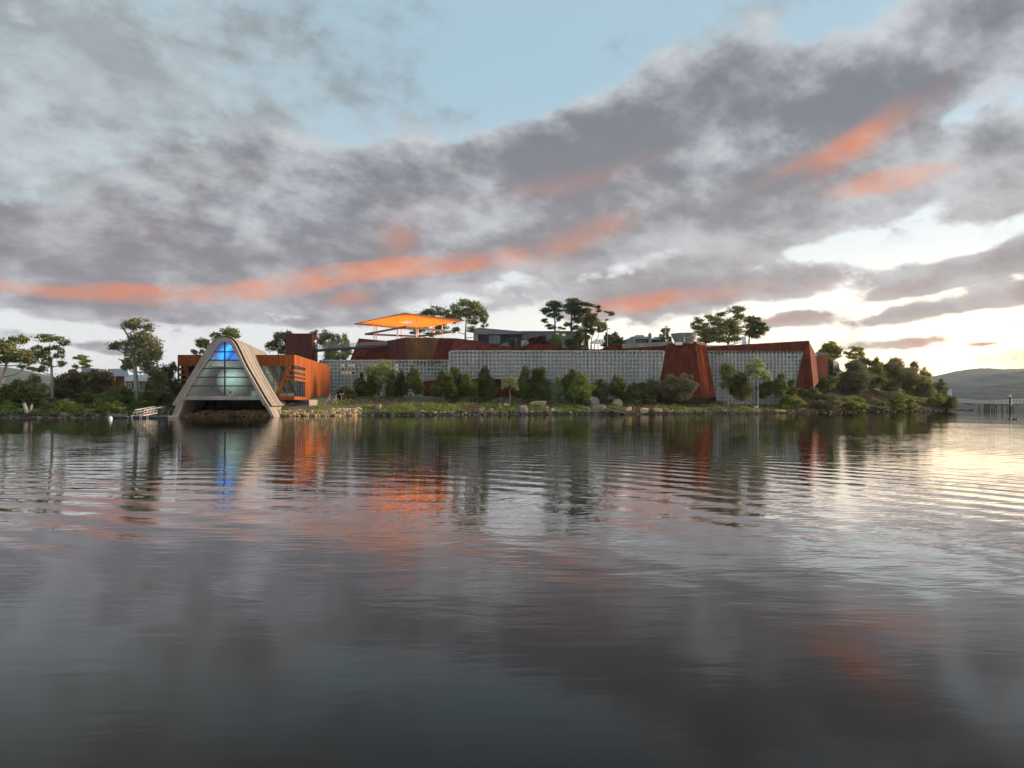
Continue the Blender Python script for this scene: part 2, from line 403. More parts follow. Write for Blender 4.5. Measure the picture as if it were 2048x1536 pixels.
# water: smooth river surface, slow ring ripples plus fine chop
def water_mat():
    m, nt, b, P, out = mat_base('river_water')
    b.inputs['Base Color'].default_value = (0.006, 0.007, 0.006, 1)
    b.inputs['IOR'].default_value = 1.45
    x, y, z = sepxyz(nt, P)
    patch = noise(nt, mapping(nt, P, scale=(0.07, 0.04, 1)), 1.0, 3, 0.6)
    # rings spreading from a point off the left of the eye
    wv = nt.nodes.new('ShaderNodeTexWave'); wv.wave_type = 'RINGS'; wv.rings_direction = 'Z'
    nt.links.new(mapping(nt, P, loc=(15.0, -1.0, 0)).k, wv.inputs['Vector'])
    wv.inputs['Scale'].default_value = 0.24
    wv.inputs['Distortion'].default_value = 8.5; wv.inputs['Detail'].default_value = 2.0; wv.inputs['Detail Scale'].default_value = 0.28; wv.inputs['Detail Roughness'].default_value = 0.5
    ring = S(nt, wv.outputs['Fac'])
    near = y.smooth(3.0, 13.0)
    h1 = ring * near * patch.smooth(0.38, 0.62, 0.1, 1.15) * 0.0095
    n1 = noise(nt, mapping(nt, P, rot=(0, 0, 0.22), scale=(0.35, 1.0, 1)), 0.9, 4, 0.55, 0.6)
    n2 = noise(nt, mapping(nt, P, rot=(0, 0, -0.1), scale=(0.5, 1.6, 1)), 3.2, 2, 0.55)
    h = h1 + n1 * (near * 0.0155 + 0.003) + n2 * (near * 0.0020 + 0.0008)
    h = h * y.smooth(35.0, 100.0, 1.0, 0.40)                        # sheltered water under the bank
    bn = nt.nodes.new('ShaderNodeBump'); bn.inputs['Distance'].default_value = 1.0; bn.inputs['Strength'].default_value = 1.0
    nt.links.new(h.k, bn.inputs['Height']); nt.links.new(bn.outputs[0], b.inputs['Normal'])
    r = y.smooth(3.0, 14.0, 0.10, 0.012)
    gl = nt.nodes.new('ShaderNodeBsdfGlossy'); nt.links.new(r.k, gl.inputs['Roughness']); nt.links.new(bn.outputs[0], gl.inputs['Normal'])
    df = nt.nodes.new('ShaderNodeBsdfDiffuse'); df.inputs[0].default_value = (0.016, 0.012, 0.009, 1)
    fr = nt.nodes.new('ShaderNodeFresnel'); fr.inputs[0].default_value = 1.34; nt.links.new(bn.outputs[0], fr.inputs['Normal'])
    f = (S(nt, fr.outputs[0]) * 2.1 - 0.095)._m('MINIMUM', 0.97)._m('MAXIMUM', 0.01)
    mx = nt.nodes.new('ShaderNodeMixShader'); nt.links.new(f.k, mx.inputs[0])
    nt.links.new(df.outputs[0], mx.inputs[1]); nt.links.new(gl.outputs[0], mx.inputs[2]); nt.links.new(mx.outputs[0], out.inputs[0])
    return m
M['water'] = water_mat()

# ------------------------------------------------------------------ water, land and hills
def sheet(name, mat, x0, x1, y0, y1, z, kind='structure'):
    o = obj(name, [(x0, y0, z), (x1, y0, z), (x1, y1, z), (x0, y1, z)], [(0, 1, 2, 3)], mat)
    return tag(o, kind=kind)
river = sheet('river_water', M['water'], -9000, 9000, -3000, 12000, 0.0)
bed = sheet('river_bed', surf('river_mud', (0.05, 0.045, 0.03), (0.04, 0.035, 0.025)), -9500, 9500, -3500, 12500, -6.0)

SHORE_PX = [(-900, 108), (-300, 112), (0, 113), (120, 113), (240, 115), (345, 117.5), (375, 124), (420, 127), (560, 128), (660, 131), (740, 136), (830, 137), (900, 139), (1000, 146), (1100, 147.5),
            (1200, 149), (1300, 151), (1400, 155), (1500, 160), (1600, 170), (1700, 181), (1800, 196), (1870, 212), (1906, 221)]
SHORE = np.array([((x - CX) / F * Y, Y) for x, Y in SHORE_PX])
BACK = np.array([(146, 232), (140, 255), (118, 285), (110, 340), (95, 430), (40, 500), (-150, 520), (-420, 500), (-420, 110)])
POLY = np.vstack([SHORE, BACK])

def signed_dist(X, Y):
    A = POLY; B = np.roll(POLY, -1, axis=0)
    best = np.full(X.shape, 1e9); inside = np.zeros(X.shape, bool)
    for (ax, ay), (bx, by) in zip(A, B):
        ex, ey = bx - ax, by - ay
        t = np.clip(((X - ax) * ex + (Y - ay) * ey) / (ex * ex + ey * ey + 1e-9), 0, 1)
        best = np.minimum(best, np.hypot(X - ax - t * ex, Y - ay - t * ey))
        c = (ay > Y) != (by > Y)
        inside ^= c & (X < (bx - ax) * (Y - ay) / (by - ay + 1e-12) + ax)
    return np.where(inside, best, -best)
def sstep(v, a, b):
    t = np.clip((v - a) / (b - a), 0, 1); return t * t * (3 - 2 * t)
def vnoise(X, Y, s, seed=0):
    X = X / s; Y = Y / s
    xi, yi = np.floor(X).astype(int), np.floor(Y).astype(int)
    fx, fy = X - xi, Y - yi; fx = fx * fx * (3 - 2 * fx); fy = fy * fy * (3 - 2 * fy)
    def hsh(a, b):
        v = np.sin(a * 127.1 + b * 311.7 + seed * 74.7) * 43758.5453; return v - np.floor(v)
    return (hsh(xi, yi) * (1 - fx) + hsh(xi + 1, yi) * fx) * (1 - fy) + (hsh(xi, yi + 1) * (1 - fx) + hsh(xi + 1, yi + 1) * fx) * fy
def ground(X, Y):
    X = np.asarray(X, float); Y = np.asarray(Y, float)
    d = signed_dist(X, Y) + (vnoise(X, Y, 2.2, 3) - 0.5) * 0.9
    h = np.interp(d, [-8, -1.5, 0, 0.5, 3, 8, 15, 21, 30, 60], [-3.5, -0.9, 0, 0.45, 1.0, 1.75, 2.7, 3.75, 4.1, 4.5])
    head = sstep(X, 78, 104) * (1 - sstep(X, 133, 152))
    left = 1 - sstep(X, -70, -54)
    h = h * (1 + 1.55 * head * sstep(d, 0, 10)) * (1 + 0.28 * left * sstep(d, 1, 6))
    hill = sstep(Y, 192, 222) * sstep(X, -70, -30) * (1 - sstep(X, 80, 118))
    h = h + hill * 15.5 + sstep(Y, 150, 230) * left * 3.0
    h = h + (vnoise(X, Y, 5, 1) - 0.5) * 0.5 * sstep(d, 1, 5) + (vnoise(X, Y, 1.7, 2) - 0.5) * 0.22 * sstep(d, 0.3, 3)
    return h
def gz(x, y): return float(ground(np.array([x]), np.array([y]))[0])

def land_mesh():
    xs = np.concatenate([np.arange(-420, -130, 6.0), np.arange(-130, 150, 0.9), np.arange(150, 166, 4.0)])
    ys = np.concatenate([np.arange(104, 200, 0.9), np.arange(200, 260, 2.5), np.arange(260, 530, 9.0)])
    X, Y = np.meshgrid(xs, ys)
    Z = ground(X, Y)
    nx, ny = len(xs), len(ys)
    V = np.stack([X, Y, Z], -1).reshape(-1, 3)
    i = np.arange(nx * ny).reshape(ny, nx)
    Q = np.stack([i[:-1, :-1], i[:-1, 1:], i[1:, 1:], i[1:, :-1]], -1).reshape(-1, 4)
    Q = Q[(V[Q][:, :, 2].max(1) > -3.4)]
    me = bpy.data.meshes.new('ground')
    me.vertices.add(len(V)); me.vertices.foreach_set('co', V.ravel())
    me.loops.add(Q.size); me.loops.foreach_set('vertex_index', Q.ravel().astype(np.int32))
    me.polygons.add(len(Q)); me.polygons.foreach_set('loop_start', np.arange(0, Q.size, 4, dtype=np.int32))
    me.polygons.foreach_set('use_smooth', np.ones(len(Q), bool))
    me.update(calc_edges=True); me.validate()
    return me
def ground_mat():
    m, nt, b, P, out = mat_base('bank_soil')
    n1 = noise(nt, P, 0.16, 5, 0.6); n2 = noise(nt, P, 1.4, 4, 0.65)
    c = mixc(nt, n1.smooth(0.42, 0.58), (0.165, 0.130, 0.088), (0.085, 0.108, 0.034))
    c = mixc(nt, n2.smooth(0.5, 0.75), c, (0.20, 0.155, 0.10))
    x, y, z = sepxyz(nt, P)
    c = mixc(nt, z.smooth(0.75, 0.3), c, (0.030, 0.026, 0.02))       # wet, weedy tide line
    nt.links.new(c.k, b.inputs['Base Color']); b.inputs['Roughness'].default_value = 0.95
    bn = nt.nodes.new('ShaderNodeBump'); bn.inputs['Distance'].default_value = 0.25
    nt.links.new(noise(nt, P, 2.2, 5, 0.7).k, bn.inputs['Height']); nt.links.new(bn.outputs[0], b.inputs['Normal'])
    return m
land = bpy.data.objects.new('ground', land_mesh()); land.data.materials.append(ground_mat())
tag(link(land), kind='structure')

def hill(name, ridge, Yr, front, mat, seed):
    """ridge: (px, py) skyline points at distance Yr; slopes down to the water at distance front and away behind"""
    px = np.array([p[0] for p in ridge], float); py = np.array([p[1] for p in ridge], float)
    xs = np.linspace(px[0], px[-1], 260)
    top = np.interp(xs, px, py)
    V, Fc = [], []
    rows = 14
    for j in range(rows + 3):
        t = j / rows
        for k, (x, yy) in enumerate(zip(xs, top)):
            zr = CH + (HY - yy) / F * Yr
            if t <= 1:
                Yd = front + (Yr - front) * t; s_ = t ** 0.8
            else:
                Yd = Yr * (1 + (t - 1) * 1.2); s_ = 1 - (t - 1) * 2.5
            X = (x - CX) / F * Yr
            X = X * (0.55 + 0.45 * min(t, 1)) if False else X
            n_ = (vnoise(np.array([X]), np.array([Yd]), (Yr - front) * .22, seed)[0] - .5) * zr * 0.28 * math.sin(math.pi * min(t, 1)) 
            r_ = (vnoise(np.array([X]), np.array([Yd]), 16, seed + 5)[0] - .5) * 7
            V.append((X, Yd, max(-2, zr * s_ + n_ + (r_ if t > 0.1 else 0)) if t > 0 else -2))
    n = len(xs)
    for j in range(rows + 2):
        for k in range(n - 1):
            Fc.append((j * n + k, j * n + k + 1, (j + 1) * n + k + 1, (j + 1) * n + k))
    return tag(obj(name, V, Fc, mat, None, True), kind='structure')
hm = surf('forest_hill', (0.045, 0.055, 0.034), (0.026, 0.034, 0.024), 0.95, 0.006, detail=10, third=(0.05, 0.056, 0.045), bump=6.0, bscale=0.03)
hill('far_hill', [(1560, 800), (1700, 792), (1800, 775), (1850, 763), (1872, 757), (1900, 745), (1925, 740), (1945, 738), (1962, 736), (2000, 738), (2048, 737), (2120, 728), (2300, 735), (2600, 750), (3000, 762), (3600, 772)], 4200, 2500, hm, 1)
hill('forested_hill', [(1700, 806), (1850, 790), (1885, 772), (1900, 767), (1950, 760), (2000, 748), (2048, 742), (2110, 741), (2300, 752), (2800, 760), (3400, 778)], 2600, 1700, hm, 2)
hill('near_hill', [(1800, 808), (1880, 802), (1910, 792), (1950, 781), (2000, 772), (2048, 764), (2150, 760), (2400, 775), (3000, 785)], 1800, 1250, hm, 3)
hill('mountain', [(-2200, 770), (-1200, 750), (-600, 730), (-200, 722), (0, 733), (40, 739), (90, 753), (140, 757), (240, 752), (330, 756), (420, 770), (600, 790)], 3800, 900, hm, 4)

# ------------------------------------------------------------------ museum: concrete lattice walls and weathered steel
def boards(mb, bl, br, tr, tl, n, depth=0.35, gap=0.12, wob=0.07, seed=0, seam=0.0):
    """quad facet filled with n upright boards, each with its own edges, standing slightly proud of one another"""
    r = random.Random(seed)
    bl, br, tr, tl = map(Vector, (bl, br, tr, tl))
    nrm = (br - bl).cross(tl - bl).normalized()
    if nrm.y > 0 and abs(nrm.y) > 0.15: nrm = -nrm
    mb.hexa([q - nrm * (depth * .55) for q in (bl, br)] + [q - nrm * depth for q in (br, bl)] + [q - nrm * (depth * .55) for q in (tl, tr)] + [q - nrm * depth for q in (tr, tl)])
    for i in range(n):
        L0 = (br - bl).length / n
        g = min(gap / max(L0, .01), .3) / n / 2 * 1.0
        a, b = i / n + g, (i + 1) / n - g
        o = nrm * (r.uniform(0, wob))
        p = [bl.lerp(br, a), bl.lerp(br, b), tl.lerp(tr, b), tl.lerp(tr, a)]
        f = [q + o for q in p]; k = [q - nrm * (depth * .8) for q in p]
        mb.hexa([f[0], f[1], k[1], k[0], f[3], f[2], k[2], k[3]])
        if seam:
            m0, m1 = bl.lerp(br, i / n), tl.lerp(tr, i / n)
            mb.bar(m0 + nrm * (seam / 2), m1 + nrm * (seam / 2), 0.09, seam, up=nrm)
    return mb

museum = empty('museum_building', (0, 172, 3.9))
tag(museum, 'long museum with concrete lattice walls and rust red steel behind the shore trees', 'museum')

CELL = 0.95
def lattice(name, Y, poly, drop=4.0, lab=None):
    """poly: (x_left_at(z), x_right_at(z), z_bottom, z_top) -- recessed cells between upright fins and sloped sills"""
    xl, xr, zb, zt = poly
    mb = MB()
    x0, x1 = min(xl(zb), xl(zt)), max(xr(zb), xr(zt))
    D_, t, tf = 0.52, 0.10, 0.12
    nz = int(round((zt - zb) / CELL)); nx = int((x1 - x0) / CELL) + 1
    for i in range(nx + 1):
        x = x0 + i * CELL
        # part of this fin inside the slanted ends
        zs = [zb + (zt - zb) * k / 60 for k in range(61)]
        ins = [z for z in zs if xl(z) <= x <= xr(z)]
        if len(ins) < 4: continue
        mb.box((x - tf, Y - D_ - .13, ins[0]), (x + tf, Y, ins[-1]))
    for j in range(nz + 1):
        z = zt - j * CELL
        if z < zb - 0.2: continue
        z = max(z, zb)
        a, b = xl(z), xr(z)
        # rib with a sill that slopes up towards the back of the cell
        up = 0.26 if j else 0.0
        mb.prism([(a, Y - D_ + 0.004, z - t), (a, Y - D_ + 0.004, z + t * (1 if j else 2.2)), (a, Y + 0.004, z + t + up), (a, Y + 0.004, z - t)], (b - a, 0, 0))
    # end fins along slanted ends and the wall behind
    for f in (xl, xr):
        mb.bar((f(zb), Y - D_ / 2 - .01, zb), (f(zt), Y - D_ / 2 - .01, zt), 0.26, D_ + .03, up=(0, 1, 0))
    mb.prism([(xl(zb), Y, zb), (xr(zb), Y, zb), (xr(zt), Y, zt), (xl(zt), Y, zt)], (0, 0.4, 0))
    o = mb.build(name, M['precast'], museum)
    o['label'] = lab
    return o, x0, zt
def lerpx(xa, za, xb, zb): return lambda z: xa + (xb - xa) * (z - za) / (zb - za)
def vert(x): return lambda z: x
def X_(px, Y): return (px - CX) / F * Y
def Z_(py, Y): return CH + (HY - py) / F * Y

YA, YB, YC = 181.0, 167.0, 176.0
zA, zB, zC = Z_(721.5, YA), Z_(703, YB), Z_(704, YC)
base = 1.8
la, xA0, _ = lattice('lattice_wall', YA, (vert(X_(640, YA)), vert(X_(900, YA)), base, zA), lab='lower left lattice wall with lit windows')
zB_low = zB - 7 * CELL
xm = X_(1092, YB)
lb, xB0, _ = lattice('lattice_wall', YB, (vert(X_(900, YB)), lerpx(X_(1315, YB), Z_(775, YB), X_(1328, YB), zB), zB_low, zB), lab='long plain lattice wall in the middle')
lattice('lattice_wall', YB + .003, (vert(X_(900, YB) + CELL * int((xm - X_(900, YB)) / CELL)), lerpx(X_(1315, YB), Z_(775, YB), X_(1328, YB), zB), base, zB_low - .02), lab='lower part of the middle lattice wall')
lattice('lattice_wall', YC, (lerpx(X_(1431, YC), Z_(789, YC), X_(1411, YC), zC), lerpx(X_(1590, YC), Z_(770, YC), X_(1606, YC), zC), base, zC), lab='lattice wall right of the steel pylon')

# lit and dark panes inside cells of the left wall
def pane(x0, Y, zt, i, j, mat):
    x = x0 + i * CELL; z = zt - j * CELL
    return obj('window_pane', [(x + .09, Y - .2, z + .40), (x + CELL - .09, Y - .2, z + .40), (x + CELL - .09, Y - .2, z + CELL - .09), (x + .09, Y - .2, z + CELL - .09)], [(0, 1, 2, 3)], mat, museum)
r_ = random.Random(3)
def colA(px): return int((X_(px, YA) - xA0) / CELL)
for a, b, rows, p_lit in ((688, 722, (2, 3, 4), .62), (748, 770, (2, 3, 4), .5), (790, 812, (2, 3), .75), (836, 860, (2,), .55)):
    for i in range(colA(a), colA(b)):
        for j in rows:
            v_ = r_.random()
            if v_ < p_lit: pane(xA0, YA, zA, i, j, M['lit_window'] if v_ < p_lit * .6 else M['glass_teal'])
for i in range(colA(812), colA(897)):
    for j in (2, 3, 4):
        if j == 2 and 836 <= 640 + i * CELL / YA * F <= 861: continue
        pane(xA0, YA, zA, i, j, M['glass_teal'] if r_.random() < .75 else M['glass_dark'])
# ground floor glazing with white frames, awnings
for px in (716, 740, 757, 778, 792, 806, 820):
    x = X_(px, YA)
    o = obj('window', [(x - .9, YA - .5, 3.9), (x + .9, YA - .5, 3.9), (x + .9, YA - .5, 5.6), (x - .9, YA - .5, 5.6)], [(0, 1, 2, 3)], M['glass_dark'], museum)
    f = MB()
    for s in (-1, 1): f.box((x + s * .95 - .07, YA - .6, 3.8), (x + s * .95 + .07, YA - .44, 5.7))
    f.box((x - 1.02, YA - .6, 5.7), (x + 1.02, YA - .44, 5.85)); f.build('window_frame', M['white'], o)
for i, j in ((-3, 2), (-3, 3), (-2, 2), (-2, 4), (-1, 3), (-4, 2), (-2, 3)):
    n_ = int((X_(1604, YC) - X_(1411, YC)) / CELL)
    pane(X_(1411, YC), YC, zC, n_ + i, j, M['glass_teal'])

# solid body behind the walls
mb = MB()
mb.box((X_(642, YA), YA + .4, base), (X_(905, YA), YA + 22, zA - .1))
mb.box((X_(901, YB) + .3, YB + .4, zB_low), (X_(1314, YB), YB + 26, zB - .1)); mb.box((X_(901, YB) + .3, YB + 1.2, base), (X_(1314, YB), YB + 25, zB_low))
mb.box((X_(1432, YC), YC + .4, base), (X_(1590, YC), YC + 20, zC - .1))
mb.build('building_core', M['dark_concrete'], museum)
mb = MB()
mb.box((X_(898, YB) - .1, YB + .01, zB_low - .3), (X_(900, YB) + .3, YA, zB - .05))
mb.build('return_wall', M['precast'], museum)

# lower steel wall under the middle lattice
mb = MB(); y_ = YB + 0.55
boards(mb, (X_(846, YA - 3), YA - 3, base), (X_(900, YB), y_, base), (X_(900, YB), y_, zB_low - .2), (X_(846, YA - 3), YA - 3, zB_low - .3), 10, seed=1)
boards(mb, (X_(900, YB), y_, base), (X_(1092, YB), y_, base), (X_(1092, YB), y_, zB_low - .12), (X_(900, YB), y_, zB_low - .12), 30, seed=2)
mb.build('steel_wall', M['corten_red'], museum)

# faceted steel upper walls: (px top, py top, px bottom, py bottom, distance top, distance bottom)
def facets(pts, mats, ns, seam=0.12):
    for k, ((a, b), mt, n) in enumerate(zip(zip(pts, pts[1:]), mats, ns)):
        mb = MB()
        boards(mb, at(a[2], a[3], a[5]), at(b[2], b[3], b[5]), at(b[0], b[1], b[4]), at(a[0], a[1], a[4]), n, seed=k + 5, seam=seam)
        mb.build('steel_wall', M[mt], museum)
facets([(718, 677, 700, 722.5, 190, 184), (773, 682, 777, 722.5, 186, 185), (811, 674.5, 813.5, 722.5, 181, 181.8), (880, 676, 864, 722.5, 184, 181.8), (909, 676.5, 899, 722.5, 182, 181.8)],
       ['corten_red', 'corten_dark', 'corten_brown', 'corten_red'], [14, 7, 10, 6])
facets([(909, 676.5, 904, 704.5, 181, 172), (956, 682, 956, 704.5, 174, 171), (1034, 697.5, 1034, 704.5, 171.5, 171)], ['corten_red', 'corten_red'], [11, 14])
facets([(1034, 698.3, 1034, 704.5, 171, 171), (1052, 690, 1052, 704.5, 170.5, 170.5)], ['corten_red'], [4])
facets([(1052, 688.4, 1052, 704.5, 170, 170), (1108, 688.4, 1108, 704.5, 170, 170)], ['corten_red'], [11])
facets([(1108, 695.6, 1108, 704.5, 171, 171), (1199, 699.2, 1199, 704.5, 171, 171), (1215, 693, 1215, 704.5, 171, 171), (1245, 690.6, 1245, 704.5, 171, 171)], ['corten_red'] * 3, [18, 4, 6])
facets([(1245, 697, 1245, 704.5, 171, 171), (1345, 690.5, 1345, 704.5, 171, 171)], ['corten_red'], [18])
mb = MB(); mb.prism([at(1040, 698.5, 169.6), at(1052, 683.5, 169.6), at(1053.2, 684.6, 169.6), at(1041.5, 700, 169.6)], (0, 1.2, 0)); mb.build('ramp_wall', M['corten_dark'], museum)
mb = MB(); mb.prism([at(1245, 688, 172), at(1346, 683, 172), at(1346, 691.5, 172), at(1245, 698, 172)], (0, .6, 0)); mb.build('parapet', M['concrete'], museum)
# roof terraces behind the parapets, flat planted roofs
mb = MB()
mb.box((X_(905, 172), 172.5, zB - .6), (X_(1340, 172), 194, zB + .05))
mb.box((X_(732, 182), 188, zA - .4), (X_(905, 182), 205, zA + 4.6))
mb.build('roof', M['dark_concrete'], museum)

# battered steel pylon
pyl = []
A0, A1, A2, A3 = at(1313, 797, 163.5), at(1405, 797, 162.5), at(1391, 686.5, 168.5), at(1334, 686.5, 169)
mb = MB(); boards(mb, A0, A1, A2, A3, 16, seed=30, wob=.04); o = mb.build('pylon_face', M['corten_red'], museum); o['label'] = 'dark red battered face of the pylon'
B1, B2 = at(1431.5, 793, 174.5), at(1412, 692, 176.5)
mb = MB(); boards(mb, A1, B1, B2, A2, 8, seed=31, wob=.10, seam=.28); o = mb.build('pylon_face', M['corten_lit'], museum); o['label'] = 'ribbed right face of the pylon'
C0 = at(1313, 797, 175); C3 = at(1334, 686.5, 180)
mb = MB(); mb.hexa([A0 + Vector((.4, .5, 0)), A1 + Vector((-.4, .6, 0)), B1 + Vector((-.5, 0, 0)), C0 + Vector((.5, 0, 0)), A3 + Vector((.4, .5, -.1)), A2 + Vector((-.4, .6, -.1)), B2 + Vector((-.5, 0, -.1)), C3 + Vector((.5, 0, -.1))])
mb.build('pylon_core', M['corten_dark'], museum)
mb = MB(); mb.hexa([at(1386, 688, 168), at(1393, 687.5, 167.9), at(1414, 692.5, 176.8), at(1407, 692.5, 178), at(1386, 682.5, 168), at(1393, 683, 167.9), at(1414, 688, 176.8), at(1407, 688, 178)])
mb.build('coping', M['corten_dark'], museum)
mb = MB(); mb.box(tuple(at(1352, 690, 167.6)), tuple(at(1360, 686, 170))); mb.build('sign_panel', M['white'], museum)
mb = MB(); mb.prism([at(1408, 704, YC - .5), at(1412.5, 704, YC - .5), at(1434, 791, YC - .5), at(1430, 791, YC - .5)], (0, .6, 0)); mb.build('shadow_gap', M['black_steel'], museum)
mb = MB(); mb.prism([at(1316, 783, 163.2), at(1328, 786, 162.9), at(1328, 797, 162.6), at(1314, 797, 162.8)], (0, .5, 0)); mb.build('door', M['black_steel'], museum)

# right wing: long steel brow over the lattice and a slanting end tower
mb = MB()
YD = YC - .62
boards(mb, at(1410, 704.3, YD), at(1606, 704.3, YD), at(1616.5, 681, YD + 1), at(1413, 693, YD + 1), 34, seed=40, wob=.03)
mb.build('steel_wall', M['corten_red'], museum)
mb = MB()
boards(mb, at(1592, 778, YD - 1.4), at(1627, 776, YD - 1.4), at(1617.5, 681, YD + .9), at(1607, 703, YD - .1), 5, seed=41, wob=.03)
mb.build('steel_wall', M['corten_red'], museum)
mb = MB()
boards(mb, at(1627, 776, YD - 1.4), at(1637, 764, YD + 12), at(1630, 706, YD + 12), at(1617.5, 681, YD + .9), 5, seed=42, wob=.05)
mb.build('steel_wall', M['corten_red'], museum)
mb = MB()
boards(mb, at(1628, 770, 190), at(1656, 760, 192), at(1656, 711, 192), at(1628, 711, 190), 9, seed=43)
mb.build('steel_wall', M['corten_red'], museum)
for k in range(4):
    a, b = 1632 + k * 6.2, 1637.6 + k * 6.2
    obj('balustrade_pane', [at(a, 711, 190.5), at(b, 711, 190.6), at(b, 706.5, 190.6), at(a, 706.5, 190.5)], [(0, 1, 2, 3)], M['glass_clear'], museum)
mb = MB(); mb.bar(at(1631, 706.3, 190.5), at(1657, 706.3, 190.5), .12); mb.build('handrail', M['steel'], museum)
mb = MB(); mb.prism([at(1667, 718, 196), at(1679, 727, 198), at(1679, 745, 198), at(1667, 745, 196)], (0, 1, 0)); mb.build('retaining_wall', M['concrete'], museum)
mb = MB(); mb.prism([at(1413, 694, YC + 1.2), at(1616, 682, YC + 1.2), at(1627, 768, YC + 1.2), at(1600, 776, YC + 1.2), at(1607, 704, YC + 1.2), at(1413, 704, YC + 1.2)], (0, 14, 0)); mb.build('wing_core', M['corten_dark'], museum)

# hanging plants along parapets
def hanging(px0, px1, py, Y, n, drop, up=.25):
    m = n; c = np.empty((m, 3))
    x = rng.uniform(px0, px1, m)
    c[:, 0] = (x - CX) / F * Y; c[:, 1] = Y - .5 + rng.uniform(-.15, .35, m); c[:, 2] = Z_(py, Y) + rng.uniform(-drop, up, m) * (0.4 + 0.6 * vnoise(x, x * 0, 9, 3))
    return c

# ------------------------------------------------------------------ arched pavilion with steel-clad wing
pav = empty('arched_pavilion', (-50.5, 119, 0))
tag(pav, 'waterside pavilion with tall pointed concrete arch, blue-lit glass front and orange steel wing', 'pavilion')
FL = Vector((-58.6, 117.0, 0)); FR = Vector((-42.9, 120.1, 0))
fdir = (FR - FL).normalized(); axis = Vector((-fdir.y, fdir.x, 0))
def face(px, py, back=0.0):
    """photo pixel -> point on the arch's front plane pushed back along its axis"""
    d = Vector(((px - CX) / F, 1, (HY - py) / F)); o = Vector((0, 0, CH)); p0 = FL
    t = (p0 - o).dot(axis) / d.dot(axis)
    return o + d * t + axis * back
def smooth_curve(pts, n=3):
    P = [Vector(p) for p in pts]; out = []
    for i in range(len(P) - 1):
        p0, p1, p2, p3 = P[max(i - 1, 0)], P[i], P[i + 1], P[min(i + 2, len(P) - 1)]
        for k in range(n):
            t = k / n
            out.append(0.5 * ((2 * p1) + (p2 - p0) * t + (2 * p0 - 5 * p1 + 4 * p2 - p3) * t * t + (3 * p1 - p0 - 3 * p2 + p3) * t ** 3))
    out.append(P[-1]); return out
OUT = [(344, 811), (371, 767), (398, 723.5), (418, 692), (430, 680), (441, 675.2), (450, 674.3), (458, 676.5), (466, 684), (474, 698), (488, 728), (506, 759.5), (525, 793), (538.5, 814)]
INN = [(358.5, 811), (380.5, 770.5), (399, 743), (418, 715), (430, 697), (440, 687), (450, 683.8), (457, 686), (463, 693), (470, 705), (480.5, 724), (498, 755), (515, 788), (526.5, 811)]
out_c = smooth_curve([face(*p) for p in OUT]); inn_c = smooth_curve([face(*p) for p in INN])
SH_LEN = 36.0
def shell(outer, inner, length, start=0.0):
    n = len(outer); V = []
    for b in (start, start + length):
        V += [p + axis * b for p in outer] + [p + axis * b for p in inner]
    Fc = []
    for i in range(n - 1):
        Fc += [(i, i + 1, n + i + 1, n + i), (2 * n + i, 3 * n + i, 3 * n + i + 1, 2 * n + i + 1), (i, 2 * n + i, 2 * n + i + 1, i + 1), (n + i, n + i + 1, 3 * n + i + 1, 3 * n + i)]
    Fc += [(0, n, 3 * n, 2 * n), (n - 1, 3 * n - 1, 4 * n - 1, 2 * n - 1)]
    return V, Fc
V, Fc = shell(out_c, inn_c, SH_LEN); arch_shell = obj('arch_shell', V, Fc, M['concrete'], pav)
sk = MB(); V, Fc = shell([p + (p - q).normalized() * .012 for p, q in zip(out_c, inn_c)], [p - (p - q).normalized() * .05 for p, q in zip(out_c, inn_c)], SH_LEN - 1.6, 1.5); obj('shaded_vault_skin', V, Fc, M['rib_shade'], arch_shell)
# raised ribs following the arch over the vault
mid = sum(out_c, Vector()) / len(out_c)
def lift(h):
    up_ = []
    for i, p in enumerate(out_c):
        t = (out_c[min(i + 1, len(out_c) - 1)] - out_c[max(i - 1, 0)]).normalized()
        nrm = t.cross(axis).normalized()
        if nrm.dot(p - mid) < 0: nrm = -nrm
        up_.append(p + nrm * h)
    return up_
L0, L1, L2 = lift(-.02), lift(.30), lift(.39)
for k in range(0, 10):
    b = 1.2 + k * 3.5
    V, Fc = shell(L1, L0, 2.75, b + .05); obj('vault_rib_core', V, Fc, M['rib_shade'], arch_shell)
    V, Fc = shell(L2, lift(.295), 2.9, b); obj('vault_rib', V, Fc, M['concrete'], arch_shell)
# splayed feet standing in the water
FOOT_LEN = 17.0
for nm, poly in (('left', [(352, 812), (368, 800), (346.5, 844), (338, 844)]), ('right', [(523, 800), (537, 812.5), (554, 844), (549, 844)])):
    pts = [face(*p) for p in poly]
    mb = MB(); mb.prism(pts, axis * FOOT_LEN); o = mb.build('arch_foot', M['concrete'], pav)
# collar at the end of the vault on the right
# floor slab
sl = [face(364.5, 792), face(521, 792), face(525, 799.8), face(362, 799.8)]
mb = MB(); mb.prism([p + axis * .15 for p in sl], axis * 34); slab = mb.build('floor_slab', M['concrete'], pav)
floor_z = sl[0].z
# plinth in shadow below
mb = MB(); mb.box((X_(432, 136), 136, -.5), (X_(532, 136), 160, Z_(799, 136))); mb.build('plinth', M['dark_concrete'], pav)
